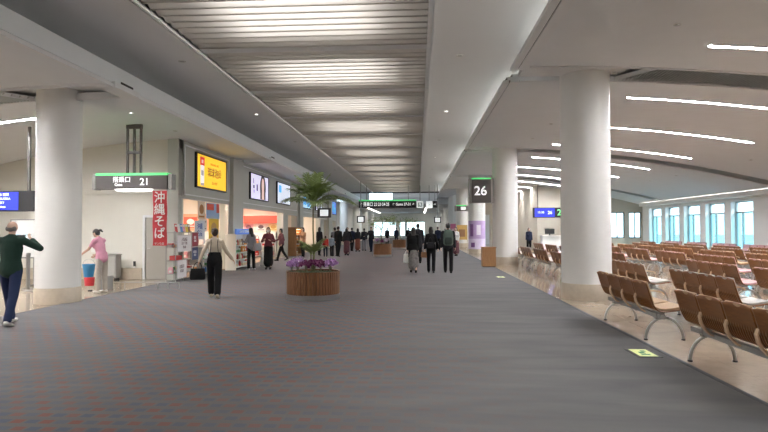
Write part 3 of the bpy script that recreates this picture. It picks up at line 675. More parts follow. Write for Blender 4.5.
poster('window_poster', 'red and blue poster hanging at the top right of the first shop opening', 19.95, 21.3, 2.0, 2.58, pm('sky', (.30, .45, .72)), -7.7, lambda t, w, h, x: MB().bx(x, x + .003, .05, w * .55, h * .55, h * .95).bx(x, x + .003, w * .75, w * .97, h * .4, h * .98).build('red_block', pm('scarlet', (.75, .10, .06)), t))
poster('window_poster', 'white sheet poster between the yellow poster and the hanging posters', 19.2, 19.95, 1.55, 1.97, pm('white', (.85, .82, .8)), -7.68, art_lines_of_text)

# magazine rack at the corner
t = thing('magazine_rack', 'grey wire magazine rack at the wall corner beside the red banner', 'magazine rack', (-7.3, 17.05, 0))
mb = MB()
for y in (-.55, .02, .6, 1.1): mb.tube([(0, y, 0), (0, y, 1.55)], .014, 6).tube([(-.3, y, 0), (-.3, y, 1.55)], .014, 6)
for z in (.25, .65, 1.05, 1.5): mb.tube([(0, -.55, z), (0, 1.1, z)], .01, 6).tube([(-.3, -.55, z), (-.3, 1.1, z)], .01, 6).tube([(-.3, -.55, z), (0, -.55, z)], .01, 6).tube([(-.3, 1.1, z), (0, 1.1, z)], .01, 6)
mb.build('wire_frame', M_GREYMETAL, t)
for z in (.24, .64, 1.04): MB().bx(-.3, 0, -.55, 1.1, z, z + .015).build('tray', M_GREYMETAL, t)
def board(label, y0, y1, z0, z1, m, ink, lines):
    b = thing('price_board', label, 'notice board', (-7.27, y0, z0)); w, h = y1 - y0, z1 - z0
    MB().bx(0, .012, 0, w, 0, h).build('sheet', m, b); MB().bx(-.006, .018, -.015, 0, 0, h).bx(-.006, .018, w, w + .015, 0, h).bx(-.006, .018, 0, w, h, h + .015).build('frame', M_STEEL, b)
    wtext(lines, h / 4.2, ink, b, .014, w / 2, h / 2, .9, bold=1)
M_INKRED = pm('inkred', (.5, .06, .1)); M_INK = pm('ink', (.22, .16, .17))
board('white notice board with dark lettering on the upper part of the magazine rack', 16.52, 17.55, .92, 1.42, pm('snow', (.80, .77, .79)), M_INK, '人気商品\nおすすめ\n¥540')
board('white notice board with a red strip on the lower part of the magazine rack', 16.52, 17.2, .12, .66, pm('snow', (.80, .77, .79)), M_INK, 'お菓子\n¥320')
board('maroon notice board with pale lettering at the far end of the magazine rack', 17.62, 18.12, 1.06, 1.5, pm('maroon', (.30, .04, .06)), pm('snow', (.80, .77, .79)), '限定\n¥880')
board('navy and white notice board under the maroon one on the magazine rack', 17.62, 18.12, .62, 1.02, pm('navyboard', (.06, .08, .18)), pm('snow', (.80, .77, .79)), '新発売\n¥650')
for i in range(3):
    c = ('white', 'cream', 'orange')[i]; o = packet('box', c); o.location = (-7.42, 17.72 + .2 * i, .262); o.scale = (1.2, 1.0, 1.2)
    tag(o, '%s gift box on the lowest tray at the far end of the magazine rack' % c, 'box', 'goods on the magazine rack')
tag(box('red_box', goods_mat('red'), -7.55, -7.33, 16.62, 17.03, .66, .80, None, .01), 'flat red box on the rack between the two white notice boards', 'box')
rnd = random.Random(4)
for i in range(6):
    for j in range(2):
        c = list(COLS)[rnd.randrange(len(COLS))]; o = packet('bag' if j else 'box', c); o.location = (-7.5, 16.62 + .19 * i, (1.06, .26)[j]); o.scale = (.9, .9, .9)
        tag(o, '%s %s on %s tray of the magazine rack, %s from near end' % (c, 'snack bag' if j else 'gift box', 'bottom' if j else 'top', ORD[i]), 'snack bag' if j else 'box', 'goods on the magazine rack')
MAGC = ('red', 'white', 'blue', 'pink', 'yellow', 'brown')
for i in range(6):
    m = MB().bx(-.012, .0, 0, .17, 0, .26).build('magazine', goods_mat(MAGC[i])); MB().bx(.0, .002, .02, .15, .17, .23).build('masthead', M_WHITE, m)
    m.location = (-7.33, 16.56 + .19 * i, 1.52); m.rotation_euler = (0, -.15, 0); tag(m, '%s covered magazine standing on top of the magazine rack' % MAGC[i], 'magazine', 'magazines on the rack')
for i in range(4):
    m = MB().bx(-.012, .0, 0, .2, 0, .27).build('magazine', goods_mat(MAGC[(i * 2 + 1) % 6])); MB().bx(.0, .002, .02, .18, .18, .24).build('masthead', M_WHITE, m)
    m.location = (-7.16, 18.42 + .45 * i, 1.0); m.rotation_euler = (0, -.2, 0); tag(m, '%s covered magazine standing on the low food shelf, %s from the rack' % (MAGC[(i * 2 + 1) % 6], ORD[i]), 'magazine', 'magazines on the low shelf')
# white A-board, wooden display cabinet, stool
t = thing('sandwich_board', 'small white sandwich board on the carpet beside the woman in grey', 'sandwich board', (-6.6, 23.9, .012), -.5)
for s in (1, -1): MB().bx(-.012, .012, -.2, .2, 0, .62, Matrix.Translation((s * .11, 0, 0)) @ Matrix.Rotation(-s * .18, 4, 'Y')).build('panel', M_WHITE, t)
t = thing('display_cabinet', 'glowing wooden display cabinet at the end of the souvenir shop', 'cabinet', (-7.5, 33.7, 0))
MB().bx(-.3, .3, -.9, .9, 0, .1).bx(-.3, .3, -.9, .9, 1.6, 1.72).bx(-.3, .3, -.9, -.82, .1, 1.6).bx(-.3, .3, .82, .9, .1, 1.6).bx(-.3, -.26, -.82, .82, .1, 1.6).build('body', M_BOXWOOD, t)
for z in (.5, .9, 1.25): MB().bx(-.26, .28, -.82, .82, z, z + .03).build('shelf_board', M_BOXWOOD, t)
MB().bx(-.2, .2, -.7, .7, 1.575, 1.595).build('lamp', mat('cabinet_lamp', (1, .8, .5), .5, emit=(1, .62, .3), es=12), t)
for i in range(3):
    for j, z in enumerate((.104, .534, .934, 1.284)):
        c = ('orange', 'cream', 'brown')[(i + j) % 3]; o = packet('box' if (i + j) % 2 else 'bottle', c); o.location = (-7.42, 33.2 + .5 * i, z); o.scale = (1.3, 1.3, 1.3) if j < 3 else (1.1, 1.1, 1.1)
        tag(o, '%s %s on %s level of the wooden display cabinet, %s from near side' % (c, 'gift box' if (i + j) % 2 else 'bottle', ORD[j], ORD[i]), 'box' if (i + j) % 2 else 'bottle', 'goods in the wooden cabinet')
t = thing('hanging_sign', 'black hanging box sign with a white symbol beside the palm trunk', 'sign', (-6.9, 41.0, 2.45))
MB().bx(-.5, .5, -.08, .08, 0, .7).build('case', M_SIGN, t); MB().bx(-.3, .3, -.09, -.08, .12, .58).build('lit_face', emis('lit_white', (.8, .85, .85), .9), t); MB().tube([(-.3, 0, .7), (-.3, 0, 2.05)], .02, 6).tube([(.3, 0, .7), (.3, 0, 2.05)], .02, 6).build('hanger', M_GREYMETAL, t)
# ------------------------------------------------------------------ signs, screens and fittings
def gate_sign(name, label, x0, x1, y, z0, z1, depth, hang, draw):
    t = thing(name, label, 'gate sign', ((x0 + x1) / 2, y, z0)); w = (x1 - x0) / 2; h = z1 - z0
    MB().bx(-w + .12, w - .12, -depth / 2, depth / 2, 0, h - .07).build('case', M_SIGN, t)
    for s in (-1, 1): MB().bx(*sorted((s * w, s * (w - .1))), -depth / 2 + .04, depth / 2 - .04, -.02, h - .03).bx(*sorted((s * (w - .1), s * (w - .12))), -depth / 2 + .06, depth / 2 - .06, 0, h - .05).build('end_panel', M_SIGNEND, t)
    MB().bx(-w + .12, w - .12, -depth / 2 + .01, depth / 2 - .01, h - .07, h).build('green_strip', M_GREEN, t)
    if hang:
        mb = MB()
        for x in (-.19, 0, .19): mb.bx(x - .025, x + .025, -.03, .03, h, hang - z0)
        mb.bx(-.22, .22, -.035, .035, h + .55, h + .62).bx(-.22, .22, -.04, .04, hang - z0 - .12, hang - z0); mb.build('hanger', M_SIGN, t)
    draw(t, w, h, -depth / 2 - .004)
    return t
def d21(t, w, h, y):
    text_mesh('lettering', '搭乗口', .17, M_WHITEINK, t, (-.26, y, h * .56), FACE_CAM, bold=1); text_mesh('lettering', 'Gate', .11, M_WHITEINK, t, (-.46, y, h * .25), FACE_CAM, bold=1, ax='LEFT')
    text_mesh('number', '21', .27, M_WHITEINK, t, (.38, y, h * .42), FACE_CAM, bold=1)
    MB().rings([[Vector((a * math.cos(2 * PI * i / 24), b * math.sin(2 * PI * i / 24), z)) for i in range(24)] for a, b, z in ((.55, .2, 0), (.5, .18, -.06), (.1, .04, -.075))]).build('lens', mat('sign_downlight', (.9, .9, .9), .4, emit=(1, .98, .94), es=2.2), t, True)
gate_sign('gate_sign', 'long dark gate sign 21 with a green strip, hanging from two level struts', -8.95, -6.7, 15.0, 2.72, 3.15, .34, zl(-7.8) + .0, d21)
def d26(t, w, h, y): text_mesh('number', '26', .56, M_WHITEINK, t, (-.04, y, h * .46), FACE_CAM, bold=1)
t = gate_sign('gate_sign', 'square dark gate sign 26 with a green strip, fixed to the second right column', 2.26, 3.33, 25.1, 2.75, 3.85, .5, 0, d26)
def dsmall(t, w, h, y): MB().bx(-w * .1, w * .6, y, y + .004, h * .2, h * .7).build('lit_face', M_WHITEINK, t)
gate_sign('gate_sign', 'small far gate sign with a green strip on the third right column', 2.42, 3.30, 37.2, 2.77, 3.16, .4, 0, dsmall)
# direction board across the concourse
t = thing('direction_sign', 'long black direction board with green top spanning the far concourse', 'direction sign', (-2.72, 50, 3.49))
MB().bx(-2.56, 2.56, -.15, .15, 0, .6).build('case', M_BLACK, t); MB().bx(-2.56, 2.56, -.14, .14, .6, .72).build('green_strip', M_GREEN, t)
text_mesh('lettering', '↑ 搭乗口 22·23·24·25', .40, M_WHITEINK, t, (-1.15, -.156, .30), FACE_CAM, sx=.72, bold=1)
text_mesh('lettering', '↖ Gates 27-31 →', .34, M_WHITEINK, t, (1.45, -.156, .30), FACE_CAM, sx=.8, bold=1)
MB().bx(-1.9, -1.84, -.03, .03, .72, 2.0).bx(1.84, 1.9, -.03, .03, .72, 2.0).build('hanger', M_GREYMETAL, t)
for x, lab, ch in ((.19, 'white lit pictogram square at the right end of the direction board', '♿'), (1.0, 'white lit pictogram square farther right of the direction board', '↗')):
    t = thing('pictogram_sign', lab, 'pictogram sign', (x, 50, 3.44)); MB().bx(-.3, .3, -.12, .12, 0, .64).build('case', mat('sign_white_case', (.7, .75, .72), .5, noise=.02), t)
    MB().bx(-.27, .27, -.127, -.12, .03, .61).build('lit_face', emis('lit_white', (.8, .85, .85), .9), t); text_mesh('pictogram', ch, .4, mat('pictogram_ink', (.35, .42, .40), .5, noise=.02), t, (0, -.131, .3), FACE_CAM); MB().bx(-.03, .03, -.03, .03, .64, 2.05).build('hanger', M_GREYMETAL, t)
t = thing('pictogram_sign', 'small black sign with a white arrow at the far right of the board', 'pictogram sign', (1.5, 50.0, 3.48)); MB().bx(-.18, .2, -.1, .1, 0, .6).build('case', M_BLACK, t); text_mesh('arrow', '→', .3, M_WHITEINK, t, (0, -.105, .28), FACE_CAM, bold=1); MB().bx(-.02, .02, -.02, .02, .6, 2.05).build('hanger', M_GREYMETAL, t)
# red noodle banner
t = thing('banner', 'red vertical banner with white noodle lettering at the wall corner', 'banner', (-7.7, 16.3, 1.12))
n = 24; mb = MB(); xs = [-.215, .215]
mb.rings([[Vector((-.215, .02 * math.sin(i * .5), 1.64 * i / n)), Vector((.215, .02 * math.sin(i * .5 + .4), 1.64 * i / n)), Vector((.215, .02 * math.sin(i * .5 + .4) + .004, 1.64 * i / n)), Vector((-.215, .02 * math.sin(i * .5) + .004, 1.64 * i / n))] for i in range(n + 1)]); mb.build('cloth', M_RED, t, True)
for i, ch in enumerate('沖縄そば'): text_mesh('lettering', ch, .36, M_WHITE, t, (0, -.028, 1.42 - .355 * i), FACE_CAM, bold=1, sx=.95)
text_mesh('lettering', 'サン食品', .075, M_WHITE, t, (0, -.028, .06), FACE_CAM, bold=1)
MB().tube([(-.24, 0, 1.65), (.24, 0, 1.65)], .012).tube([(0, 0, 1.65), (.0, .0, 1.72), (.0, 1.12, 1.72)], .008).build('rod', M_STEEL, t)
# flight display on the left
t = thing('flight_display', 'blue flight information screen hanging left of the nearest left column', 'screen', (-10.55, 14, 2.12))
MB().bx(-.75, .55, 0, .3, -.03, .5).build('case', M_BLACK, t); MB().bx(-.72, .14, -.01, 0, 0, .47).build('screen', M_BLUESCR, t)
for i, s in enumerate(('ANA 1735 福岡', '15:05 FUKUOKA', 'Gate 21 SKY', '定刻 On time')):
    text_mesh('lettering', s, .085, M_SCRTEXT, t, (-.68, -.014, .40 - .105 * i), FACE_CAM, 'LEFT', bold=1)
MB().bx(-.6, -.54, .1, .16, .5, zl(-11.1) - 2.12).bx(.3, .36, .1, .16, .5, zl(-10.2) - 2.12).build('hanger', M_SIGN, t)
t = thing('whiteboard', 'white notice board on a stand behind the man in green', 'notice board', (-11.3, 15.5, 0))
MB().bx(-.42, .30, 0, .03, .82, 1.88).build('board', M_WHITE, t); MB().bx(-.45, .33, -.01, .04, .78, .82).bx(-.45, .33, -.01, .04, 1.88, 1.91).bx(-.45, -.42, -.01, .04, .82, 1.88).bx(.3, .33, -.01, .04, .82, 1.88).build('frame', M_GREYMETAL, t)
text_mesh('lettering', 'EXIT', .24, mat('pale_blue_ink', (.42, .66, .74), .5, noise=.03), t, (-.06, -.004, 1.38), FACE_CAM, bold=1)
MB().bx(-.4, -.36, 0, .04, 0, .8).bx(.24, .28, 0, .04, 0, .8).bx(-.42, -.34, -.25, .28, 0, .03).bx(.22, .3, -.25, .28, 0, .03).build('stand', M_GREYMETAL, t)
def post(x, y, lab):
    t = thing('barrier_post', lab, 'barrier post', (x, y, 0), 0, 'steel barrier posts')
    MB().lathe([(.15, 0), (.15, .02), (.06, .05), (.045, .06)], 24).build('foot', M_STEEL, t, True); MB().lathe([(.045, .06), (.045, .92), (.055, .93), (.055, .97), (.02, .98)], 20).build('pole', M_STEEL, t, True)
post(-10.55, 14.6, 'steel barrier post right behind the man in green, farther of two'); post(-10.05, 13.9, 'steel barrier post between the man in green and the column, nearer of two')
# cleaning trolley beside the column
t = thing('cleaning_trolley', 'grey cleaning trolley half hidden by the nearest left column', 'trolley', (-8.6, 14.25, 0))
mb = MB()
for x in (-.12, .17): mb.tube([(x, .25, .1), (x, .25, 2.0)], .016, 8)
for z in (.5, 1.42, 1.7, 2.0): mb.tube([(-.12, .25, z), (.17, .25, z)], .014, 8)
mb.bx(-.3, .22, -.3, .3, .12, .15); mb.build('frame', M_GREYMETAL, t)
for x, y in ((-.25, -.25), (.17, -.25), (-.25, .25), (.17, .25)): MB().lathe([(.02, -.02), (.055, -.02), (.055, .02), (.02, .02)], 14).build('caster', M_BLACK, t, True); c = t.children[-1]; c.rotation_euler = (0, PI / 2, 0); c.location = (x, y, .056)
MB().bx(-.1, .15, .2, .23, 1.0, 1.4).build('panel', M_WHITE, t)
t = thing('bucket', 'blue bucket on the cleaning trolley beside the pink shirted cleaner', 'bucket', (-8.52, 14.05, .38)); MB().lathe([(.11, 0), (.155, .32), (.165, .33), (.15, .33), (.105, .02)], 24, cap=False).build('shell', mat('blue_plastic', (.06, .33, .66), .4, noise=.04), t, True); MB().lathe([(0.001, .01), (.11, .01)], 24, cap=False).build('base', MATS['blue_plastic'], t); MB().tube([(.16 * math.cos(a), 0, .32 + .14 * math.sin(a)) for a in [PI * k / 10 for k in range(11)]], .006, 6).build('bail_handle', M_STEEL, t)
tag(MB().lathe([(.11, 0), (.13, .2), (.12, .22)], 20).build('red_tub', mat('red_plastic', (.5, .03, .04), .4, noise=.04), None, True, (-8.5, 14.05, .152)), 'small red tub under the blue bucket on the trolley', 'tub')
t = thing('low_cabinet', 'low grey panelled cabinet against the cream wall behind the cleaner', 'cabinet', (-9.75, 17.2, 0))
MB().bx(-.3, .3, -.15, .15, .08, .8).build('body', M_GREYMETAL, t); MB().bx(-.26, .26, -.165, -.15, .12, .76).build('door', mat('cabinet_grey', (.42, .42, .40), .5, noise=.03), t); MB().bx(-.32, .32, -.18, .16, .8, .83).build('top', M_STEEL, t)
for x in (-.26, .22): MB().bx(x, x + .04, -.12, .12, 0, .08).build('leg', M_BLACK, t)
# gate counter with displays, right
t = thing('flight_display', 'blue departure screen with green gate number above the white counter', 'screen', (8.7, 38, 2.36))
MB().bx(-1.0, 1.3, 0, .2, -.03, .64).build('case', M_BLACK, t); MB().bx(-.9, .42, -.01, 0, .02, .6).build('screen', M_BLUESCR, t)
text_mesh('lettering', '15:30', .2, M_SCRTEXT, t, (-.5, -.015, .32), FACE_CAM, bold=1); text_mesh('lettering', '26', .3, M_SCRTEXT, t, (.1, -.015, .3), FACE_CAM, bold=1)
text_mesh('gate_number', '26', .56, emis('green_led', (.25, 1, .35), 1.0), t, (.85, -.01, .3), FACE_CAM, bold=1)
for x in (-.7, 1.0): MB().bx(x, x + .05, .08, .13, .61, zr(9) - 2.36).build('hanger', M_SIGN, t)
t = thing('gate_counter', 'white boarding counter under the blue departure screen', 'counter', (8.45, 36, 0)); MB().bx(-.6, .6, -.1, .5, 0, 1.1).build('body', M_WHITE, t); MB().bx(-.64, .64, -.16, .55, 1.1, 1.16).build('top', M_WHITEWALL, t); MB().bx(-.6, .6, -.13, -.1, .1, .9).build('front_panel', M_WHITEWALL, t)
t = thing('monitor', 'black monitor standing on the white boarding counter', 'monitor', (8.35, 36.15, 1.16)); MB().bx(-.3, .3, 0, .04, .1, .42).build('screen', M_BLACK, t); MB().bx(-.03, .03, .0, .05, 0, .12).bx(-.1, .1, -.05, .1, 0, .015).build('stand', M_BLACK, t)
for i, x in enumerate((6.0, 6.45)):
    t = thing('boarding_gate', ('left', 'right')[i] + ' grey ticket gate pillar beyond the benches', 'ticket gate', (x, 44, 0)); MB().bx(-.12, .12, -.6, .6, 0, 1.05).build('body', M_WHITE, t); MB().bx(-.1, .1, -.55, -.2, 1.05, 1.12).build('reader', M_BLACK, t)
# round column ad, posters, podium
t = thing('column_poster', 'purple wraparound poster on the third right column', 'poster', (3.87, RGAP[2], 0))
def wrap(r, z0, z1, a0, a1, m, nm, n=20):
    MB().rings([[Vector((q * math.cos(a), q * math.sin(a), z)) for q, z in ((r, z0), (r + .004, z0), (r + .004, z1), (r, z1))] for a in [a0 + (a1 - a0) * i / n for i in range(n + 1)]]).build(nm, m, t)
wrap(.555, .25, 2.12, rad(175), rad(345), mat('poster_violet', (.50, .36, .62), .5, noise=.25, nscale=2.5), 'sheet'); wrap(.56, .28, .95, rad(180), rad(340), mat('poster_mauve', (.70, .62, .80), .5, noise=.1, nscale=4), 'lower_panel'); wrap(.56, 1.1, 1.9, rad(215), rad(240), mat('poster_plum', (.22, .10, .30), .5, noise=.3, nscale=5), 'figure'); wrap(.56, 1.2, 1.85, rad(262), rad(290), mat('poster_lav', (.82, .76, .86), .5, noise=.1, nscale=5), 'figure'); wrap(.565, .4, .7, rad(222), rad(250), mat('poster_plum'), 'emblem')
def standee(lab, x, y, w, h, z0, m, m2):
    t = thing('poster_stand', lab, 'poster stand', (x, y, 0)); MB().bx(-w / 2, w / 2, -.015, .015, z0, h).build('sheet', m, t); MB().bx(-w * .3, w * .3, -.02, -.015, z0 + (h - z0) * .2, z0 + (h - z0) * .7).build('print', m2, t)
    MB().bx(-w / 2 - .03, -w / 2, -.02, .02, 0, h).bx(w / 2, w / 2 + .03, -.02, .02, 0, h).bx(-w / 2, -w / 2 + .05, -.2, .2, 0, .03).bx(w / 2 - .05, w / 2, -.2, .2, 0, .03).build('frame', M_STEEL, t)
standee('orange and brown poster on a stand beyond the purple column poster', 3.42, 44, .8, 1.9, .75, pm('ochre', (.52, .33, .10)), pm('umber', (.25, .12, .05)))
standee('pink poster on a stand far along the right columns', 3.1, 50, .5, 2.05, .6, pm('hotpink', (.72, .22, .40)), pm('rosy', (.8, .5, .6)))
t = thing('podium', 'plain wooden podium box at the carpet edge before the second right column', 'podium', (2.93, 23.6, .014)); o = box('body', M_BOXWOOD, -.28, .28, -.2, .2, .03, .80, t, .006); box('top', M_BOXWOOD, -.30, .30, -.22, .22, .80, .83, t, .004); box('plinth', M_BLACK, -.26, .26, -.18, .18, 0, .03, t)
def monitor_hang(lab, x, y, z, w, h):
    t = thing('hanging_monitor', lab, 'screen', (x, y, z)); MB().bx(-w / 2, w / 2, -.06, .06, 0, h).build('case', M_BLACK, t); MB().bx(-w / 2 + .1, w / 2 - .1, -.068, -.06, .08, h - .08).build('screen', emis('lit_white', (.8, .85, .85), .9), t)
    MB().bx(-.03, .03, -.03, .03, h, 4.3 - z + (1.1 if abs(x) < 5 else .2)).build('hanger', M_GREYMETAL, t)
monitor_hang('small hanging screen at the right end of the far concourse', 1.67, 48, 2.1, .6, .52); monitor_hang('small hanging screen left of the direction board', -4.5, 44, 2.1, .62, .54)
# floor guide plates
for x, y, rz, lab in ((2.85, 7.35, .0, 'yellow green floor guide plate on the carpet near the first benches'), (2.7, 18.6, 0, 'pale floor guide plate on the carpet before the podium')):
    t = thing('floor_plate', lab, 'floor sign', (x, y, .0125), rz); MB().bx(-.15, .15, -.24, .24, 0, .004).build('frame', M_BLACK, t); MB().bx(-.11, .11, -.20, .20, .004, .007).build('plate', mat('plate_yellow', (.80, .86, .42), .4, emit=(.75, .85, .35), es=.25), t)
    MB().bx(-.06, .05, -.13, -.08, .007, .008).bx(-.05, .02, -.05, .04, .007, .008).bx(.0, .06, .06, .12, .007, .008).build('pictogram', mat('plate_green', (.05, .30, .12), .5, noise=.03), t)
# ------------------------------------------------------------------ waiting benches
PROF = [(-.300, .835), (-.283, .775), (-.262, .70), (-.240, .63), (-.222, .575), (-.205, .53), (-.186, .49), (-.160, .452), (-.125, .428), (-.08, .418), (0, .42), (.09, .432), (.17, .446), (.235, .455), (.275, .448)]
def make_bench():
    t = thing('waiting_bench', 'x', 'bench'); t['group'] = 'four-seat plywood waiting benches'
    W = .268; NC = 23
    def P(u, i):
        x, z = PROF[i]; up = max(0, (z - .45) / .385) if i < 8 else 0
        return Vector((x + .018 * up * (1 - u * u), u * W, z - (.022 * u * u if i == 0 else 0) + (.004 if i == 0 else 0)))
    def shell(cy):
        mb = MB(); V = [[mb.bm.verts.new(P(-1 + 2 * j / NC, i) + Vector((0, cy, 0))) for j in range(NC + 1)] for i in range(len(PROF))]
        for i in range(len(PROF) - 1):
            for j in range(NC):
                if i in (4, 5, 6) and j % 2 == 1 and 1 < j < NC - 1: continue
                mb.f([V[i][j], V[i][j + 1], V[i + 1][j + 1], V[i + 1][j]])
        return mb
    for k in range(4):
        cy = -.825 + .55 * k; o = shell(0).build('seat', M_PLY, t, True); o.location = (0, cy, 0)
        s = o.modifiers.new('thickness', 'SOLIDIFY'); s.thickness = .013; s.offset = 0
        mb = MB(); pp = PROF[9:]; mb.ribbon([(x, z + .008) for x, z in pp], -.235, .235, .034); q = mb.build('seat_pad', M_PADTAN, o); b = q.modifiers.new('bevel', 'BEVEL'); b.width = .01; b.segments = 2; b.limit_method = 'ANGLE'
        mb = MB(); mb.ribbon([(x + .01, z) for x, z in PROF[0:6]], -.235, .235, .028); q = mb.build('back_pad', M_PADTAN, o); b = q.modifiers.new('bevel', 'BEVEL'); b.width = .01; b.segments = 2; b.limit_method = 'ANGLE'
    for k in range(3):
        cy = -.55 + .55 * k
        MB().ribbon([(-.08, .35), (-.14, .375), (-.19, .43), (-.232, .50), (-.245, .57), (-.225, .625), (-.17, .652), (-.08, .655), (.05, .645), (.14, .63), (.165, .60)], cy - .026, cy + .026, .02).build('armrest', M_ARM, t, True)
    MB().bx(-.11, -.04, -1.08, 1.08, .315, .375).build('beam', M_GREYMETAL, t)
    for k in (-1, 1):
        cy = .78 if k > 0 else -.96; mb = MB(); mb.tube([(-.26 * math.cos(a), cy, .015 + .30 * math.sin(a)) for a in [PI * i / 18 for i in range(19)]], .021, 10); o = mb.build('leg', M_STEEL, t, True)
        for s in (-1, 1): MB().lathe([(.028, 0), (.03, .012), (.022, .02)], 14).build('foot', M_BLACK, o, True, (.26 * s, cy, 0))
        mb = MB(); mb.bx(-.13, .05, cy - .03, cy + .03, .30, .33); mb.bx(-.12, .0, cy - .012, cy + .012, .33, .41); mb.build('bracket', M_GREYMETAL, o)
    return t
ROWS = [(3.52, [6.2, 9.25], 1), (5.06, [9.9, 13.3], 1), (6.85, [10.35, 13.1], 1), (8.6, [13.6, 16.4, 19.2, 22.0, 24.8, 27.6, 30.4], 1), (10.45, [17.0, 19.8, 22.6, 25.4, 28.2, 31.0], 1), (12.15, [19.6, 22.4, 25.2, 28.0, 30.8], 1), (13.75, [22.6, 25.4, 28.2, 31.0, 33.8], 1), (15.1, [26.4, 29.2, 32.0, 34.8], -1),
        (4.80, [18.4, 21.2, 24.0, 26.8, 29.6], 1), (6.55, [18.6, 21.4, 24.2, 27.0, 29.8], 1)]
RN = ['first row at the carpet edge', 'second row from the carpet', 'third row from the carpet', 'fourth row from the carpet', 'fifth row from the carpet', 'sixth row from the carpet', 'seventh row from the carpet', 'row by the windows', 'first row beyond the nearest right column', 'second row beyond the nearest right column']
PADS = [M_PADTAN, M_PADGREY, M_PADPINK, M_PADPINK, M_PADTAN, M_PADGREY, M_PADPINK, M_PADPINK, M_PADGREY, M_PADPINK]
bench = make_bench(); first = True
for r, (x, ys, d) in enumerate(ROWS):
    for i, y in enumerate(ys):
        pm_ = PADS[r]
        b = bench if first else copy_tree(bench, None, {'seat_pad': pm_, 'back_pad': pm_}); first = False
        b.location = (x, y, .0); b.rotation_euler = (0, 0, 0 if d > 0 else PI); b['group'] = 'plywood benches in the ' + RN[r]
        b['label'] = 'plywood bench in the %s, %s unit from the viewer' % (RN[r], ORD[i])
        if len(b['label'].split()) > 16: print('LONG', b['label'])
# ------------------------------------------------------------------ planters and plants
def planter(x, y, label, r=.61, h=.62):
    t = thing('planter', label, 'planter', (x, y, .012)); n = 54
    ring = []
    for i in range(n):
        for q, da in ((r, .16), (r, .84), (r - .03, .87), (r - .03, 1.13)): a = 2 * PI * (i + da) / n; ring.append((q * math.cos(a), q * math.sin(a)))
    mb = MB(); mb.rings([[Vector((px, py, z)) for px, py in ring] for z in (.11, h)], True, False); mb.build('slatted_wall', M_TEAK, t)
    MB().lathe([(r - .03, h - .06), (r - .03, h + .004), (r + .005, h + .006), (r + .008, h - .012), (r - .0, h - .02)], 54, cap=False).build('rim', M_TEAK, t, True)
    MB().lathe([(r - .01, 0), (r + .004, 0), (r + .004, .11), (r - .02, .112)], 54, cap=False).build('base_ring', M_STEEL, t, True)
    MB().lathe([(.001, h - .05), (r - .03, h - .05)], 40, cap=False).build('soil', M_SOIL, t)
    return t
def blade(mb, p, d, n, L, w, bend=.3):
    """a leaf blade from p along d, drooping, with a folded midrib"""
    d = d.normalized(); s = d.cross(n).normalized(); prev = None; N = 4
    for i in range(N + 1):
        u = i / N; c = p + d * (L * u) + Vector((0, 0, -bend * L * u * u)); ww = w * math.sin(PI * (.12 + .86 * u)) ** .8 if i < N else .001
        cur = [mb.bm.verts.new(c - s * ww + n * ww * .3), mb.bm.verts.new(c), mb.bm.verts.new(c + s * ww + n * ww * .3)]
        if prev: mb.f([prev[0], prev[1], cur[1], cur[0]]); mb.f([prev[1], prev[2], cur[2], cur[1]])
        prev = cur
def frond(parent, base, az, el, L, droop, m, nl=26, ll=.3, lw=.011, rnd=random):
    dirv = Vector((math.cos(az) * math.cos(el), math.sin(az) * math.cos(el), math.sin(el))); side = Vector((-math.sin(az), math.cos(az), 0))
    pts = []; N = 12
    for i in range(N + 1): u = i / N; pts.append(base + dirv * (L * u) + Vector((0, 0, -droop * L * u * u)))
    mb = MB(); mb.tube(pts, [.009 * (1 - .8 * i / N) for i in range(N + 1)], 5)
    for j in range(nl):
        u = .16 + .84 * j / (nl - 1); k = min(N - 1, int(u * N)); p = pts[k].lerp(pts[k + 1], u * N - k); tg = (pts[k + 1] - pts[k]).normalized(); up = side.cross(tg).normalized()
        if up.z < 0: up = -up
        l = ll * (math.sin(PI * (.15 + .75 * u)) ** .7) * rnd.uniform(.85, 1.1)
        for s in (-1, 1): blade(mb, p, tg * .75 + side * s * .8 + up * .25, up, l, lw, rnd.uniform(.2, .55))
    return mb.build('frond', m, parent)
rp = random.Random(11)
PLX, PLY = -2.43, 12.9
planter(PLX, PLY, 'round slatted wooden planter of orchids with a steel base ring, in the foreground', .61, .62)
t = thing('potted_palm', 'slim palm with feathery fronds rising from the foreground planter', 'palm', (PLX, PLY, .59))
MB().tube([(0, 0, 0), (.02, .0, .5), (-.01, .02, 1.0), (.0, .0, 1.62)], [.03, .022, .018, .016], 8).build('trunk', M_STEM, t, True)
MB().tube([(-.03, .03, 0), (-.06, .02, .35), (-.07, .05, .6)], [.02, .014, .01], 8).build('side_stem', M_STEM, t, True)
for i in range(15):
    az = 2 * PI * i / 15 + rp.uniform(-.15, .15); el = rp.uniform(.75, 1.3) if i % 3 else rp.uniform(.3, .6); frond(t, Vector((0, 0, 1.58)), az, el, rp.uniform(.72, 1.02), rp.uniform(.28, .55), M_LEAF, 30, .32, .0095, rp)
for az, el, L, dr in ((.05, .6, 1.05, .5), (PI + .1, .62, .85, .5), (PI - .2, .95, .82, .25), (.35, .9, .8, .2), (0.1, .5, 1.12, .5), (PI + .3, .8, .8, .3), (-.25, 1.0, .75, .2), (.9, 1.3, .85, .12), (2.4, 1.25, .85, .15), (3.6, 1.35, .8, .12), (5.2, 1.2, .85, .15), (.2, 1.15, .95, .2), (2.9, 1.1, .92, .2)): frond(t, Vector((0, 0, 1.6)), az, el, L, dr, M_LEAF, 30, .32, .0095, rp)
for i in range(9): frond(t, Vector((-.02 + rp.uniform(-.05, .05), rp.uniform(-.05, .05), .42)), 2 * PI * i / 9 + .2, rp.uniform(.6, 1.25), rp.uniform(.42, .60), rp.uniform(.25, .5), M_LEAF, 16, .21, .013, rp)
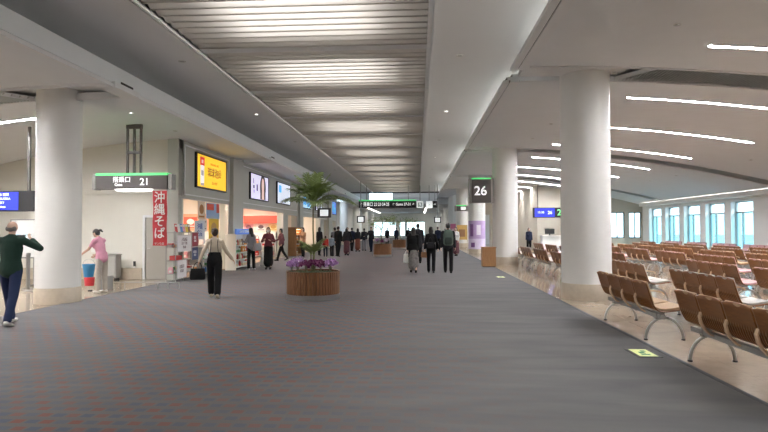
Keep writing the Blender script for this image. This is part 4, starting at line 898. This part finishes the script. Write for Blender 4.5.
def orchid(x, y, z, m, label, grp, n=5, hgt=.3, lean=(0, 0), rnd=rp):
    t = thing('orchid', label, 'orchid', (x, y, z), 0, grp)
    mb = MB()
    for i in range(9): a = 2 * PI * i / 9 + rnd.uniform(-.2, .2); blade(mb, Vector((0, 0, .0)), Vector((math.cos(a), math.sin(a), .65)), Vector((0, 0, 1)), rnd.uniform(.10, .15), .024, .3)
    mb.build('leaf', M_LEAF2, t); fl = MB(); st = MB()
    for i in range(n):
        a = 2 * PI * i / n + rnd.uniform(-.4, .4); rr = rnd.uniform(.03, .10); top = Vector((rr * math.cos(a) + lean[0], rr * math.sin(a) + lean[1], hgt * rnd.uniform(.75, 1.1)))
        pts = [Vector((0, 0, 0)), top * .5 + Vector((0, 0, .05)), top, top + Vector((.06 * math.cos(a), .06 * math.sin(a), -.02))]
        st.tube(pts, .003, 5)
        for k in range(6):
            c = pts[2].lerp(pts[3], k / 5) + Vector((rnd.uniform(-.03, .03), rnd.uniform(-.03, .03), rnd.uniform(-.06, .03))); fa = rnd.uniform(0, 2 * PI); fd = Vector((math.cos(fa), math.sin(fa), .4)).normalized(); s = fd.cross(Vector((0, 0, 1))).normalized(); u = s.cross(fd)
            for q in range(5):
                b = 2 * PI * q / 5; e = (s * math.cos(b) + u * math.sin(b)); blade(fl, c, e + fd * .3, fd, .042, .017, .1)
            fl.ball(c + fd * .006, .006, 5, 4)
    st.build('stem', M_STEM, t); fl.build('blossom', m, t)
    return t
OR = [(-.46, -.18, M_LILAC, 'lilac orchid at the left end of the foreground planter'), (-.30, -.36, M_LILAC, 'lilac orchid second from the left in the foreground planter'), (-.38, .12, mat('pale_petal', (.70, .58, .72), .6, noise=.15), 'pale pink orchid behind the lilac ones on the left'), (-.09, -.42, M_MAGENTA, 'dark magenta orchid left of the middle of the foreground planter'), (.08, -.28, M_MAGENTA, 'dark magenta orchid in the middle of the foreground planter'), (.24, -.36, M_MAGENTA, 'dark magenta orchid right of the middle of the foreground planter'), (.44, -.14, M_LILAC, 'lilac orchid at the right end of the foreground planter'), (.36, .1, M_LILAC, 'lilac orchid behind the right end of the foreground planter')]
for x, y, m, lab in OR: orchid(PLX + x, PLY + y, .60, m, lab, 'orchids in the foreground planter', 8, .26 if m is M_MAGENTA else .28)
mb = MB()
for i in range(150):
    a = rp.uniform(0, 2 * PI); r = .43 * math.sqrt(rp.random()); p = Vector((r * math.cos(a), r * math.sin(a), 0)); b = rp.uniform(0, 2 * PI); blade(mb, p, Vector((math.cos(b), math.sin(b), rp.uniform(.3, 1.2))), Vector((0, 0, 1)), rp.uniform(.07, .13), .022, .4)
o = tag(mb.build('ground_leaves', M_LEAF2, None, False, (PLX, PLY, .592)), 'low dark green leaves covering the soil of the foreground planter', 'foliage', None, 'stuff')
# far planters
def far_tree(x, y, z, h, spread, label, rnd):
    t = thing('indoor_tree', label, 'tree', (x, y, z)); mb = MB(); mb.tube([(0, 0, 0), (-.06, 0, h * .35), (.05, .02, h * .65), (-.02, 0, h * .9)], [.04, .032, .025, .012], 8); tips = []
    for i in range(9):
        a = 2 * PI * i / 9 + rnd.uniform(-.3, .3); zz = h * rnd.uniform(.5, .85); e = Vector((spread * rnd.uniform(.5, 1) * math.cos(a), .5 * spread * math.sin(a), zz + rnd.uniform(.1, .3))); mb.tube([(0, 0, zz * .9), e * .5 + Vector((0, 0, zz * .5)), e], [.014, .01, .005], 6); tips.append(e)
    mb.build('trunk', M_STEM, t, True); mb = MB()
    for e in tips:
        for i in range(46):
            p = e + Vector((rnd.gauss(0, .16), rnd.gauss(0, .16), rnd.gauss(0, .10))); a = rnd.uniform(0, 2 * PI); blade(mb, p, Vector((math.cos(a), math.sin(a), rnd.uniform(-.3, .5))), Vector((0, 0, 1)), rnd.uniform(.10, .2), .03, .4)
    mb.build('foliage', M_LEAF, t)
planter(-2.07, 32.6, 'round wooden planter with a small tree, second one down the concourse', .52, .72)
far_tree(-2.1, 32.7, .70, 1.75, .8, 'small spreading tree growing in the second planter', rp)
orchid(-2.35, 32.3, .70, M_LILAC, 'lilac orchid at the left of the second planter', 'orchids in the second planter', 6, .32); orchid(-1.78, 32.3, .70, MATS['pale_petal'], 'pale orchid at the right of the second planter', 'orchids in the second planter', 6, .3); orchid(-2.07, 32.2, .70, M_MAGENTA, 'dark magenta orchid in the middle of the second planter', 'orchids in the second planter', 6, .26)
planter(-1.5, 44.8, 'round wooden planter with a leafy tree, farthest down the concourse', .52, .72)
far_tree(-1.4, 44.8, .70, 2.0, 1.3, 'wide leafy tree growing in the farthest planter', rp)
# ------------------------------------------------------------------ people
def capsule(mb, p0, p1, r0, r1, hint=Vector((1, 0, 0)), seg=14):
    """tapered limb with elliptical section; r = (across, depth)"""
    p0 = Vector(p0); p1 = Vector(p1); r0 = r0 if isinstance(r0, tuple) else (r0, r0); r1 = r1 if isinstance(r1, tuple) else (r1, r1)
    d = p1 - p0; L = d.length; d = d / L if L > 1e-6 else Vector((0, 0, 1)); h = hint if abs(d.dot(hint)) < .95 else Vector((0, 1, 0))
    u = (h - d * h.dot(d)).normalized(); v = d.cross(u); R = []
    def ring(c, a, b): R.append([c + u * a * math.cos(2 * PI * i / seg) + v * b * math.sin(2 * PI * i / seg) for i in range(seg)])
    for t in (.97, .75, .4): q = math.sqrt(1 - t * t); ring(p0 - d * min(r0) * t, r0[0] * q, r0[1] * q)
    ring(p0, *r0); ring(p0.lerp(p1, .5), (r0[0] + r1[0]) / 2, (r0[1] + r1[1]) / 2); ring(p1, *r1)
    for t in (.4, .75, .97): q = math.sqrt(1 - t * t); ring(p1 + d * min(r1) * t, r1[0] * q, r1[1] * q)
    mb.rings(R)
def fuse(mb, name, m, parent, vox, smooth=2):
    o = mb.build(name, m, parent); r = o.modifiers.new('fuse', 'REMESH'); r.mode = 'VOXEL'; r.voxel_size = vox; r.use_smooth_shade = True
    s = o.modifiers.new('soften', 'SMOOTH'); s.factor = .5; s.iterations = smooth
    dg = bpy.context.evaluated_depsgraph_get(); me = bpy.data.meshes.new_from_object(o.evaluated_get(dg)); o.modifiers.clear(); old = o.data; o.data = me; bpy.data.meshes.remove(old)
    me.materials.clear(); me.materials.append(m)
    for p in me.polygons: p.use_smooth = True
    return o
SKINS = [mat('skin_light', (.56, .36, .27), .5, noise=.05), mat('skin_warm', (.48, .30, .22), .5, noise=.05)]
def cl(name, c=(.1, .1, .1), r=.85, n=.12): return mat('cloth_' + name, c, r, noise=n, nscale=14, bump=.15, spec=.2)
C_BLACK = cl('black', (.008, .008, .009)); C_NAVY = cl('navy', (.014, .019, .042)); C_CHAR = cl('charcoal', (.022, .022, .026)); C_GREY = cl('grey', (.22, .22, .25)); C_WHITE = cl('white', (.72, .72, .72))
HAIRB = mat('hair_black', (.014, .011, .010), .45, noise=.2, nscale=30); HAIRBR = mat('hair_brown', (.045, .022, .013), .45, noise=.2, nscale=30); HAIRG = mat('hair_grey', (.16, .14, .13), .6, noise=.2, nscale=30)
DOWN = ((.12, .03, -1), (.08, .16, -1))
def person(label, x, y, rz, h=1.66, legs=(0, 0, 0, 0), armL=DOWN, armR=DOWN, lean=0, top=None, topm=C_BLACK, sleeve=2, bottom='trousers', botm=C_BLACK, hair='short', hairm=HAIRB, shoem=C_BLACK, female=False, vox=.016, skin=0, nod=0, turn=0, mask=False, coat=0, straps=None, seated=False, face=True, belly=0):
    s = h / 1.7; SK = SKINS[skin]; t = thing('person', label, 'person', (x, y, .0125), rz, None)
    hipx = .088 if not female else .085; shx = .175 if not female else .152; zp = .93
    J = {}
    for sd, sx in (('L', -1), ('R', 1)):
        a, b = (legs[0], legs[1]) if sd == 'L' else (legs[2], legs[3])
        hp = Vector((sx * hipx, 0, .90)); kn = hp + .42 * Vector((sx * .03, math.sin(a), -math.cos(a))); an = kn + .41 * Vector((-sx * .02, math.sin(a - b), -math.cos(a - b)))
        J['hip' + sd], J['knee' + sd], J['ankle' + sd], J['fa' + sd] = hp, kn, an, a - b
    low = min(J['ankleL'].z, J['ankleR'].z); dz = .085 - low
    for k in list(J):
        if isinstance(J[k], Vector): J[k] = J[k] + Vector((0, 0, dz))
    T = Matrix.Translation((0, 0, zp + dz)) @ Matrix.Rotation(-lean, 4, 'X'); U = lambda *p: T @ Vector((p[0], p[1], p[2] - zp)); R3 = T.to_3x3()
    pel, wai, che = U(0, 0, .95), U(0, .0, 1.08), U(0, .005, 1.27)
    HM = Matrix.Translation(U(0, .01, 1.50)) @ T.to_3x3().to_4x4() @ Matrix.Rotation(turn, 4, 'Z') @ Matrix.Rotation(-nod, 4, 'X') @ Matrix.Translation((0, 0, -1.50)); Hd = lambda *p: HM @ Vector(p)
    for sd, sx, arm in (('L', -1, armL), ('R', 1, armR)):
        sh = U(sx * shx, -.005, 1.395); ud = R3 @ Vector((arm[0][0] * sx, arm[0][1], arm[0][2])).normalized(); fd = R3 @ Vector((arm[1][0] * sx, arm[1][1], arm[1][2])).normalized()
        J['sh' + sd] = sh; J['el' + sd] = sh + ud * .285; J['wr' + sd] = J['el' + sd] + fd * .245; J['fd' + sd] = fd
    def torso(mb, g, low=True):
        w = .0 if not female else -.018
        capsule(mb, U(0, .0, .97), wai, (.155 + g, .115 + g), (.140 + w + g, .100 + g + belly)); capsule(mb, wai, che, (.140 + w + g, .100 + g + belly), (.165 + w + g, .112 + g))
        capsule(mb, che, U(0, -.005, 1.36), (.165 + w + g, .112 + g), (.14 + w + g, .085 + g)); capsule(mb, U(-shx + .01, -.008, 1.385), U(shx - .01, -.008, 1.385), .056 + g, .056 + g)
        if female:
            for q in (-1, 1): mb.ball(U(q * .07, .085, 1.25), .055 + g, 10, 8)
        capsule(mb, U(-.10, -.01, 1.40), U(0, -.005, 1.45), .045 + g, .05 + g); capsule(mb, U(.10, -.01, 1.40), U(0, -.005, 1.45), .045 + g, .05 + g)
    def arms(mb, g, part):
        for sd in 'LR':
            sh, el, wr = J['sh' + sd], J['el' + sd], J['wr' + sd]
            k = .9 if female else 1
            if part >= 1: capsule(mb, sh, sh.lerp(el, 1 if part > 1 else .6), .052 * k + g, .042 * k + g)
            if part >= 2: capsule(mb, el, el.lerp(wr, .93), .041 * k + g, .031 * k + g)
    def hips(mb, g): capsule(mb, pel + Vector((0, 0, .06)), pel + Vector((0, 0, -.04)), (.15 + g, .11 + g), (.165 + g, .125 + g))
    def legs_(mb, g, part=1.0, flare=0):
        hips(mb, g)
        for sd in 'LR':
            hp, kn, an = J['hip' + sd], J['knee' + sd], J['ankle' + sd]
            capsule(mb, hp, kn, .083 + g, .056 + g + flare * .5)
            if part > .5: capsule(mb, kn, kn.lerp(an, part), .055 + g + flare * .5, .042 + g + flare)
            if part > .5: capsule(mb, kn.lerp(an, .25) + Vector((0, -.015, 0)), kn.lerp(an, .45) + Vector((0, -.015, 0)), .05 + g, .045 + g)
    # body
    mb = MB(); torso(mb, -.004); arms(mb, -.002, 2); legs_(mb, -.004)
    capsule(mb, U(0, -.005, 1.40), Hd(0, .005, 1.53), .053, .050)
    mb.ball(Hd(0, .0, 1.615), (.074, .092, .095), 18, 14, HM.to_3x3()); capsule(mb, Hd(0, .03, 1.585), Hd(0, .052, 1.545), (.060, .050), (.036, .034)); capsule(mb, Hd(0, .088, 1.615), Hd(0, .102, 1.588), .011, .015)
    for q in (-1, 1): mb.ball(Hd(q * .077, -.005, 1.60), (.012, .022, .032), 8, 6, HM.to_3x3())
    if face: capsule(mb, Hd(-.022, .083, 1.556), Hd(.022, .083, 1.556), .010, .010)
    for sd, sx in (('L', -1), ('R', 1)):
        wr, fd = J['wr' + sd], J['fd' + sd]; side = R3 @ Vector((0, 1, 0)); side = (side - fd * side.dot(fd)); side = side.normalized() if side.length > .2 else Vector((1, 0, 0)); nrm = fd.cross(side)
        capsule(mb, wr - fd * .02, wr + fd * .075, (.030, .022), (.038, .016), side); J['palm' + sd] = wr + fd * .05
        for i in range(4):
            b = wr + fd * .07 + side * (.030 - .020 * i); l = (.068, .076, .070, .055)[i]; m1 = b + (fd * .9 + nrm * -sx * .25).normalized() * l * .5; m2 = m1 + (fd * .6 + nrm * -sx * .7).normalized() * l * .5
            capsule(mb, b, m1, .0095, .009, seg=8); capsule(mb, m1, m2, .009, .0075, seg=8)
        b = wr + fd * .025 + side * .026; m1 = b + (fd * .6 + side * .8).normalized() * .035; capsule(mb, b, m1, .012, .0105, seg=8); capsule(mb, m1, m1 + (fd * .9 + side * .2).normalized() * .032, .0105, .009, seg=8)
        an, fa = J['ankle' + sd], J['fa' + sd]; ft = Vector((0, math.cos(fa * .6), math.sin(min(0, fa) * .7))); J['ft' + sd] = ft
        capsule(mb, an - ft * .03 + Vector((0, 0, -.045)), an + ft * .13 + Vector((0, 0, -.055)), (.030, .028), (.036, .02)); capsule(mb, an, an - ft * .02 + Vector((0, 0, -.04)), .036, .034)
    parts = [fuse(mb, 'body', SK, t, max(.0085, vox * .8))]
    if face and not mask:
        for q in (-1, 1): parts.append(MB().ball(Hd(q * .030, .083, 1.622), (.011, .006, .007), 8, 6, HM.to_3x3()).build('eye', HAIRB, t, True)); 
    elif face:
        for q in (-1, 1): parts.append(MB().ball(Hd(q * .030, .083, 1.622), (.011, .006, .007), 8, 6, HM.to_3x3()).build('eye', HAIRB, t, True))
        mk = MB(); capsule(mk, Hd(0, .045, 1.585), Hd(0, .064, 1.545), (.066, .062), (.044, .044)); parts.append(fuse(mk, 'face_mask', C_WHITE, t, .012))
    # clothes
    if bottom == 'trousers': mb = MB(); legs_(mb, .012, .97, .008); parts.append(fuse(mb, 'trousers', botm, t, vox))
    elif bottom == 'wide': mb = MB(); legs_(mb, .020, .90, .020); parts.append(fuse(mb, 'trousers', botm, t, vox))
    elif bottom == 'shorts': mb = MB(); legs_(mb, .02, .0, .02); parts.append(fuse(mb, 'shorts', botm, t, vox))
    elif bottom == 'skirt':
        mb = MB(); c0 = pel + Vector((0, 0, .05)); mid = (J['kneeL'] + J['kneeR']) / 2; sp = (J['kneeL'] - J['kneeR']).length; low_ = Vector((mid.x, mid.y * .7, mid.z - .22)); capsule(mb, c0, pel + Vector((0, 0, -.06)), (.15, .12), (.185, .15)); capsule(mb, pel + Vector((0, 0, -.06)), low_, (.185, .15), (.2, .13 + sp * .45)); parts.append(fuse(mb, 'skirt', botm, t, vox))
    mb = MB(); torso(mb, .014 + (.012 if coat else 0)); arms(mb, .012 + (.008 if coat else 0), sleeve)
    if top != 'tucked': hips(mb, .018 + (.01 if coat else 0))
    if coat: capsule(mb, pel, pel + Vector((0, 0, -coat)), (.185, .15), (.20, .165))
    parts.append(fuse(mb, top if top and top != 'tucked' else ('coat' if coat else 'shirt'), topm, t, vox))
    mb = MB()
    for sd in 'LR':
        an, ft = J['ankle' + sd], J['ft' + sd]; mb = MB(); capsule(mb, an - ft * .045 + Vector((0, 0, -.045)), an + ft * .14 + Vector((0, 0, -.052)), (.040, .038), (.044, .028)); capsule(mb, an + Vector((0, 0, -.01)), an + Vector((0, 0, -.04)), .046, .044)
        parts.append(fuse(mb, 'shoe', shoem, t, min(vox, .013)))
    if straps:
        mb = MB()
        for q in (-1, 1): mb.tube([U(q * .10, -.108, 1.06), U(q * .085, -.135, 1.22), U(q * .075, -.115, 1.36), U(q * .085, -.03, 1.462), U(q * .085, .07, 1.42), U(q * .08, .14, 1.26), U(q * .08, .12, 1.08)], .016, 6, .5)
        parts.append(mb.build('strap', straps, t, True))
        mb = MB(); capsule(mb, U(0, 0, .98), U(0, 0, 1.09), (.168, .134), (.15, .125)); parts.append(fuse(mb, 'waistband', straps, t, vox))
    # hair
    mb = MB(); Q = HM.to_3x3()
    if hair == 'bald':
        for q in (-1, 1): mb.ball(Hd(q * .055, -.035, 1.585), (.026, .05, .045), 10, 8, Q)
        mb.ball(Hd(0, -.062, 1.575), (.060, .035, .045), 12, 8, Q)
    else:
        mb.ball(Hd(0, -.016, 1.640), (.084, .092, .088), 16, 12, Q); mb.ball(Hd(0, -.042, 1.60), (.078, .066, .085), 14, 10, Q)
        if hair == 'long': capsule(mb, Hd(0, -.05, 1.60), Hd(0, -.085, 1.36), (.082, .05), (.085, .035)); [capsule(mb, Hd(q * .068, -.01, 1.61), Hd(q * .075, -.02, 1.42), .026, .024) for q in (-1, 1)]
        if hair == 'bun': mb.ball(Hd(0, -.105, 1.665), .05, 12, 10)
        if hair == 'pony': capsule(mb, Hd(0, -.10, 1.63), Hd(0, -.17, 1.60), .032, .036); capsule(mb, Hd(0, -.17, 1.60), Hd(0, -.20, 1.53), .036, .018)
        if hair == 'bob': capsule(mb, Hd(0, -.045, 1.60), Hd(0, -.055, 1.50), (.090, .06), (.086, .05)); [capsule(mb, Hd(q * .07, .0, 1.61), Hd(q * .07, -.005, 1.52), .024, .026) for q in (-1, 1)]
    parts.append(fuse(mb, 'hair', hairm, t, min(vox, .012)))
    for p in parts: p.scale = (s, s, s)
    W = Matrix.Translation((x, y, .0125)) @ Matrix.Rotation(rz, 4, 'Z') @ Matrix.Scale(s, 4)
    t_info = {k: W @ v for k, v in J.items() if isinstance(v, Vector) and not k.startswith('f')}
    t_info['back'] = W @ U(0, -.235, 1.2); t_info['rz'] = rz; t_info['side'] = W @ U(.2, 0, 1.0); t_info['sideL'] = W @ U(-.2, 0, 1.0)
    return t_info
def bag(name, label, m, at, size, rz=0, handle=.18, m2=None):
    w, d, h = size; t = thing(name, label, 'bag', (at[0], at[1], at[2] - handle - h), rz)
    mb = MB(); mb.rings([[Vector((sx * a, sy * b, z)) for sx, sy in ((-1, -1), (0, -1.15), (1, -1), (1, 1), (0, 1.15), (-1, 1))] for a, b, z in ((w * .42, d * .4, 0), (w * .5, d * .5, .02), (w * .5, d * .5, h * .4), (w * .46, d * .38, h * .85), (w * .44, d * .22, h))]); o = mb.build('pouch', m, t)
    b = o.modifiers.new('bevel', 'BEVEL'); b.width = .012; b.segments = 2
    for q in (-1, 1): MB().tube([(w * .28 * math.cos(a), q * d * .2 * (1 - math.sin(a)), h - .02 + (handle + .025) * math.sin(a)) for a in [PI * k / 10 for k in range(11)]], .008, 6).build('bag_handle', m2 or m, t, True)
    return t
def backpack(label, m, m2, at, rz, k=1.0):
    t = thing('backpack', label, 'backpack', (at[0], at[1], at[2] - .27 * k), rz)
    mb = MB(); mb.rings([[Vector((a * .16 * k * math.copysign(abs(math.cos(q)) ** .6, math.cos(q)), -.02 + b * .09 * k * math.copysign(abs(math.sin(q)) ** .7, math.sin(q)), z * k)) for q in [2 * PI * i / 16 for i in range(16)]] for a, b, z in ((.7, .6, 0), (1, 1, .04), (1.02, 1.05, .2), (.97, .9, .36), (.8, .6, .46), (.4, .3, .5))]); mb.build('main_pack', m, t, True)
    mb = MB(); mb.rings([[Vector((a * .12 * k * math.copysign(abs(math.cos(q)) ** .6, math.cos(q)), -.11 * k + b * .04 * k * math.copysign(abs(math.sin(q)) ** .7, math.sin(q)), z * k)) for q in [2 * PI * i / 14 for i in range(14)]] for a, b, z in ((.7, .6, .03), (1, 1, .07), (1, 1, .2), (.8, .6, .26))]); mb.build('front_pocket', m2, t, True)
    for q in (-1, 1): MB().tube([(q * .09 * k, .06 * k, .46 * k), (q * .10 * k, .13 * k, .53 * k), (q * .10 * k, .22 * k, .50 * k)], .018 * k, 6, .4).build('strap', m2, t, True)
    MB().tube([(-.04 * k, .0, .49 * k), (0, .0, .54 * k), (.04 * k, .0, .49 * k)], .008 * k, 6).build('grab_handle', m2, t, True)
    return t

# the man on the left, taking a photograph
i = person('bald man in dark green sweater and blue jeans raising a camera at the left edge', -6.85, 9.05, .18, 1.74, (.32, .1, -.25, .15), ((.60, .55, -.50), (-.55, .50, .75)), ((.72, .45, -.45), (-.75, .40, .62)), .03, 'sweater', cl('bottle_green', (.018, .042, .032)), 2, 'trousers', cl('denim', (.022, .034, .085)), 'bald', HAIRG, mat('white_trainer', (.72, .71, .68), .6, noise=.05), False, .012, 0, .05)
c = (i['palmL'] + i['palmR']) / 2; R = Matrix.Rotation(.18, 3, 'Z')
t = thing('camera', 'small black camera held up by the bald man in green', 'camera', c + R @ Vector((0, .06, -.03)), .18); MB().bx(-.06, .06, -.02, .02, 0, .075).build('camera_body', M_BLACK, t); q = MB().lathe([(.028, 0), (.03, .03), (.024, .035)], 18).build('lens', M_BLACK, t, True); q.rotation_euler = (-PI / 2, 0, 0); q.location = (0, .02, .036)
# cleaner in pink
person('cleaner in a pink shirt bending over the trolley beside the left column', -8.0, 13.75, 1.35, 1.60, (.05, .05, -.02, .04), ((.2, .7, -.7), (.1, .9, -.35)), ((.15, .6, -.8), (.05, .9, -.4)), .22, 'shirt', cl('pink', (.62, .30, .40)), 1, 'trousers', cl('stone', (.46, .42, .37)), 'pony', HAIRB, mat('white_trainer'), True, .013, 0, .35)
# woman in dungarees
i = person('woman in a cream top and black dungarees walking towards the snack shelves', -4.75, 12.85, .28, 1.62, (.34, .10, -.30, .18), ((.40, -.12, -.9), (.35, .1, -.9)), ((.45, .05, -.9), (.55, .25, -.75)), .02, 'tucked', cl('cream', (.58, .50, .40)), 2, 'wide', C_BLACK, 'bun', HAIRBR, mat('beige_sandal', (.55, .45, .34), .6, noise=.08), True, .012, 0, 0, .1, straps=C_BLACK)
bag('handbag', 'soft black handbag hanging from the left hand of the woman in dungarees', C_BLACK, i['palmL'] + Vector((-.02, 0, .02)), (.34, .13, .26), .3, .14)
# by the souvenir shop
i = person('long haired woman in a grey top and black trousers facing the souvenir shop', -6.5, 21.5, .95, 1.62, (.06, .04, -.08, .05), ((.15, .25, -.95), (.1, .9, .15)), ((.15, -.1, -1), (.1, .8, -.4)), .0, 'top', C_GREY, 2, 'trousers', C_BLACK, 'long', HAIRB, C_WHITE, True, .015, 0, .15)
bag('shoulder_bag', 'grey tote bag at the side of the long haired woman in grey', cl('tote_grey', (.26, .26, .28)), i['side'] + Vector((.12, -.12, .38)), (.36, .13, .30), .95, .3)
person('masked woman in a dark red cardigan over a long black dress facing us', -5.95, 22.0, PI + .15, 1.64, (.10, .02, -.06, .06), ((.35, .25, -.9), (-.5, .75, .15)), ((.35, .2, -.9), (-.45, .8, .25)), .0, 'cardigan', cl('dark_red', (.13, .035, .045), n=.3), 2, 'skirt', C_BLACK, 'bob', HAIRB, C_BLACK, True, .015, 0, .05, mask=True)
person('dark haired person in a plaid maroon top striding beside the display cabinet', -6.9, 28.0, PI - .9, 1.64, (.38, .1, -.32, .3), ((.1, -.2, -1), (.05, .5, -.8)), ((.2, .3, -.9), (.05, .9, -.2)), .05, 'shirt', cl('maroon', (.15, .06, .075), n=.35), 2, 'trousers', C_BLACK, 'bob', HAIRB, C_BLACK, True, .018)
# trio walking away
i = person('person in a long black coat and patterned skirt walking away, left of the three', -.17, 20.4, .03, 1.63, (.2, .15, -.15, .1), DOWN, ((.05, -.05, -1), (.05, .1, -1)), .02, None, C_BLACK, 2, 'skirt', cl('pattern', (.20, .19, .19), n=.75), 'long', HAIRB, C_BLACK, True, .015, coat=.34)
bag('shopping_bag', 'white shopping bag in the left hand of the walker in a long coat', mat('white_paper', (.78, .78, .76), .6, noise=.04), i['palmL'] + Vector((-.03, 0, 0)), (.26, .12, .32), .1, .12)
i = person('person in black jacket and trousers walking away, middle one of the three', .47, 20.35, -.03, 1.64, (.16, .1, -.18, .12), ((.22, -.15, -1), (.1, .3, -.9)), ((.25, -.1, -1), (.15, .4, -.9)), .02, 'jacket', C_BLACK, 2, 'trousers', C_BLACK, 'bob', HAIRB, C_CHAR, True, .015)
bag('shoulder_bag', 'small dark grey bag at the back of the middle walker', C_CHAR, i['back'] + Vector((-.02, .02, .1)), (.24, .1, .22), 0, .16); bag('handbag', 'brown bag hanging at the left of the middle walker', cl('tan_leather', (.24, .12, .06)), i['palmL'] + Vector((-.02, 0, .03)), (.22, .1, .2), .1, .1)
i = person('tall man in a dark suit with a green backpack walking away, right of three', 1.08, 20.3, -.02, 1.78, (.2, .1, -.16, .1), ((.14, -.1, -1), (.1, .15, -1)), ((.14, -.1, -1), (.1, .15, -1)), .02, 'jacket', C_CHAR, 2, 'trousers', C_BLACK, 'short', HAIRB, C_BLACK, False, .015)
backpack('grey green backpack on the back of the tall man', cl('sage', (.085, .115, .10)), cl('dark_sage', (.04, .055, .05)), i['back'] + Vector((0, .0, .03)), -.02, 1.1)
# farther people
F = .024
i = person('tall dark coated man walking just beyond the long coated walker', .0, 26.0, 0, 1.80, (.15, .1, -.15, .1), topm=C_CHAR, hair='short', vox=F, coat=.2)
person('white shirted woman holding a maroon bag near the orange poster', 2.23, 33.2, 2.6, 1.66, (.15, .1, -.15, .1), ((.2, .1, -1), (.1, .5, -.8)), DOWN, .0, 'shirt', C_WHITE, 2, 'skirt', cl('maroon', (.15, .06, .075), n=.35), 'bob', HAIRB, C_BLACK, True, F)
person('dark dressed walker between the middle walker and the tall man, far away', 1.5, 42.5, .1, 1.72, (.15, .1, -.15, .1), topm=C_NAVY, vox=F)
person('person in a white top and dark trousers beside the display cabinet', -6.4, 30.9, 2.7, 1.65, (.1, .05, -.1, .05), topm=cl('tan', (.42, .24, .14)), top='shirt', sleeve=1, hair='bob', female=True, vox=F)
person('dark dressed person behind the palm leaves, left of the trunk', -5.95, 33.6, -.4, 1.68, (.15, .1, -.15, .1), topm=C_CHAR, vox=F, hair='bob', female=True)
person('child in a red jacket right of the palm leaves', -5.35, 32.2, .3, 1.18, (.12, .1, -.12, .1), topm=cl('scarlet', (.50, .05, .04)), botm=C_NAVY, vox=F)
person('child in a pale blue jacket beside the grey shirted man', -5.05, 32.6, -.2, 1.22, (.12, .1, -.12, .1), topm=cl('pale_blue', (.36, .44, .54)), botm=C_CHAR, vox=F)
person('man in a grey shirt standing with the two children', -4.93, 33.0, .6, 1.66, (.1, .05, -.1, .05), topm=C_GREY, botm=C_CHAR, vox=F)
person('man in black walking close to the grey shirted man', -4.62, 32.3, -.3, 1.72, (.18, .12, -.18, .12), topm=C_BLACK, vox=F)
person('woman in black and maroon clothes right of the man in black', -4.3, 33.6, .1, 1.60, (.15, .1, -.15, .1), topm=C_CHAR, botm=cl('maroon'), bottom='skirt', hair='bob', female=True, vox=F)
person('person in black walking towards us, alone left of the second planter', -4.4, 34.7, PI, 1.68, (.22, .12, -.18, .12), ((.3, .0, -1), (.2, .15, -1)), ((.3, .0, -1), (.2, .15, -1)), .0, topm=C_BLACK, vox=.02, hair='short')
person('dark suited person carrying a bundle just left of the second planter', -3.28, 39.0, PI - .4, 1.72, (.2, .1, -.16, .1), DOWN, ((.3, .2, -.9), (.3, .8, -.2)), .0, topm=C_CHAR, botm=C_NAVY, vox=F)
person('walker in a red brown skirt among the far group by the white pillar', -4.25, 39.4, .4, 1.62, (.15, .1, -.15, .1), topm=C_CHAR, botm=cl('rust', (.20, .07, .05)), bottom='skirt', hair='bob', female=True, vox=F)
person('person in navy left of the walker in the red brown skirt', -4.75, 40.2, -.3, 1.66, (.15, .1, -.15, .1), topm=C_NAVY, vox=F)
person('person in grey right of the walker in the red brown skirt', -3.95, 41.0, .2, 1.62, (.15, .1, -.15, .1), topm=C_CHAR, botm=C_GREY, vox=F)
person('far dark walker in front of the end windows, left one', -3.2, 58.0, .1, 1.68, (.15, .1, -.15, .1), topm=C_CHAR, vox=F)
person('far dark walker in front of the end windows, beside the farthest planter', -2.2, 57.0, .1, 1.70, (.15, .1, -.15, .1), topm=C_NAVY, vox=F)
person('far dark walker in front of the end windows, between the two nearer coats', -.9, 52.6, .1, 1.70, (.15, .1, -.15, .1), topm=C_BLACK, vox=F)
person('gate attendant in a dark jacket standing left of the white counter', 7.25, 37.2, PI, 1.62, top='jacket', topm=C_NAVY, hair='bob', female=True, vox=F)
person('gate attendant in a red vest beside the ticket gate pillars', 7.0, 43.3, PI, 1.62, top='vest', topm=cl('vest_red', (.45, .05, .06)), sleeve=1, hair='short', vox=F)
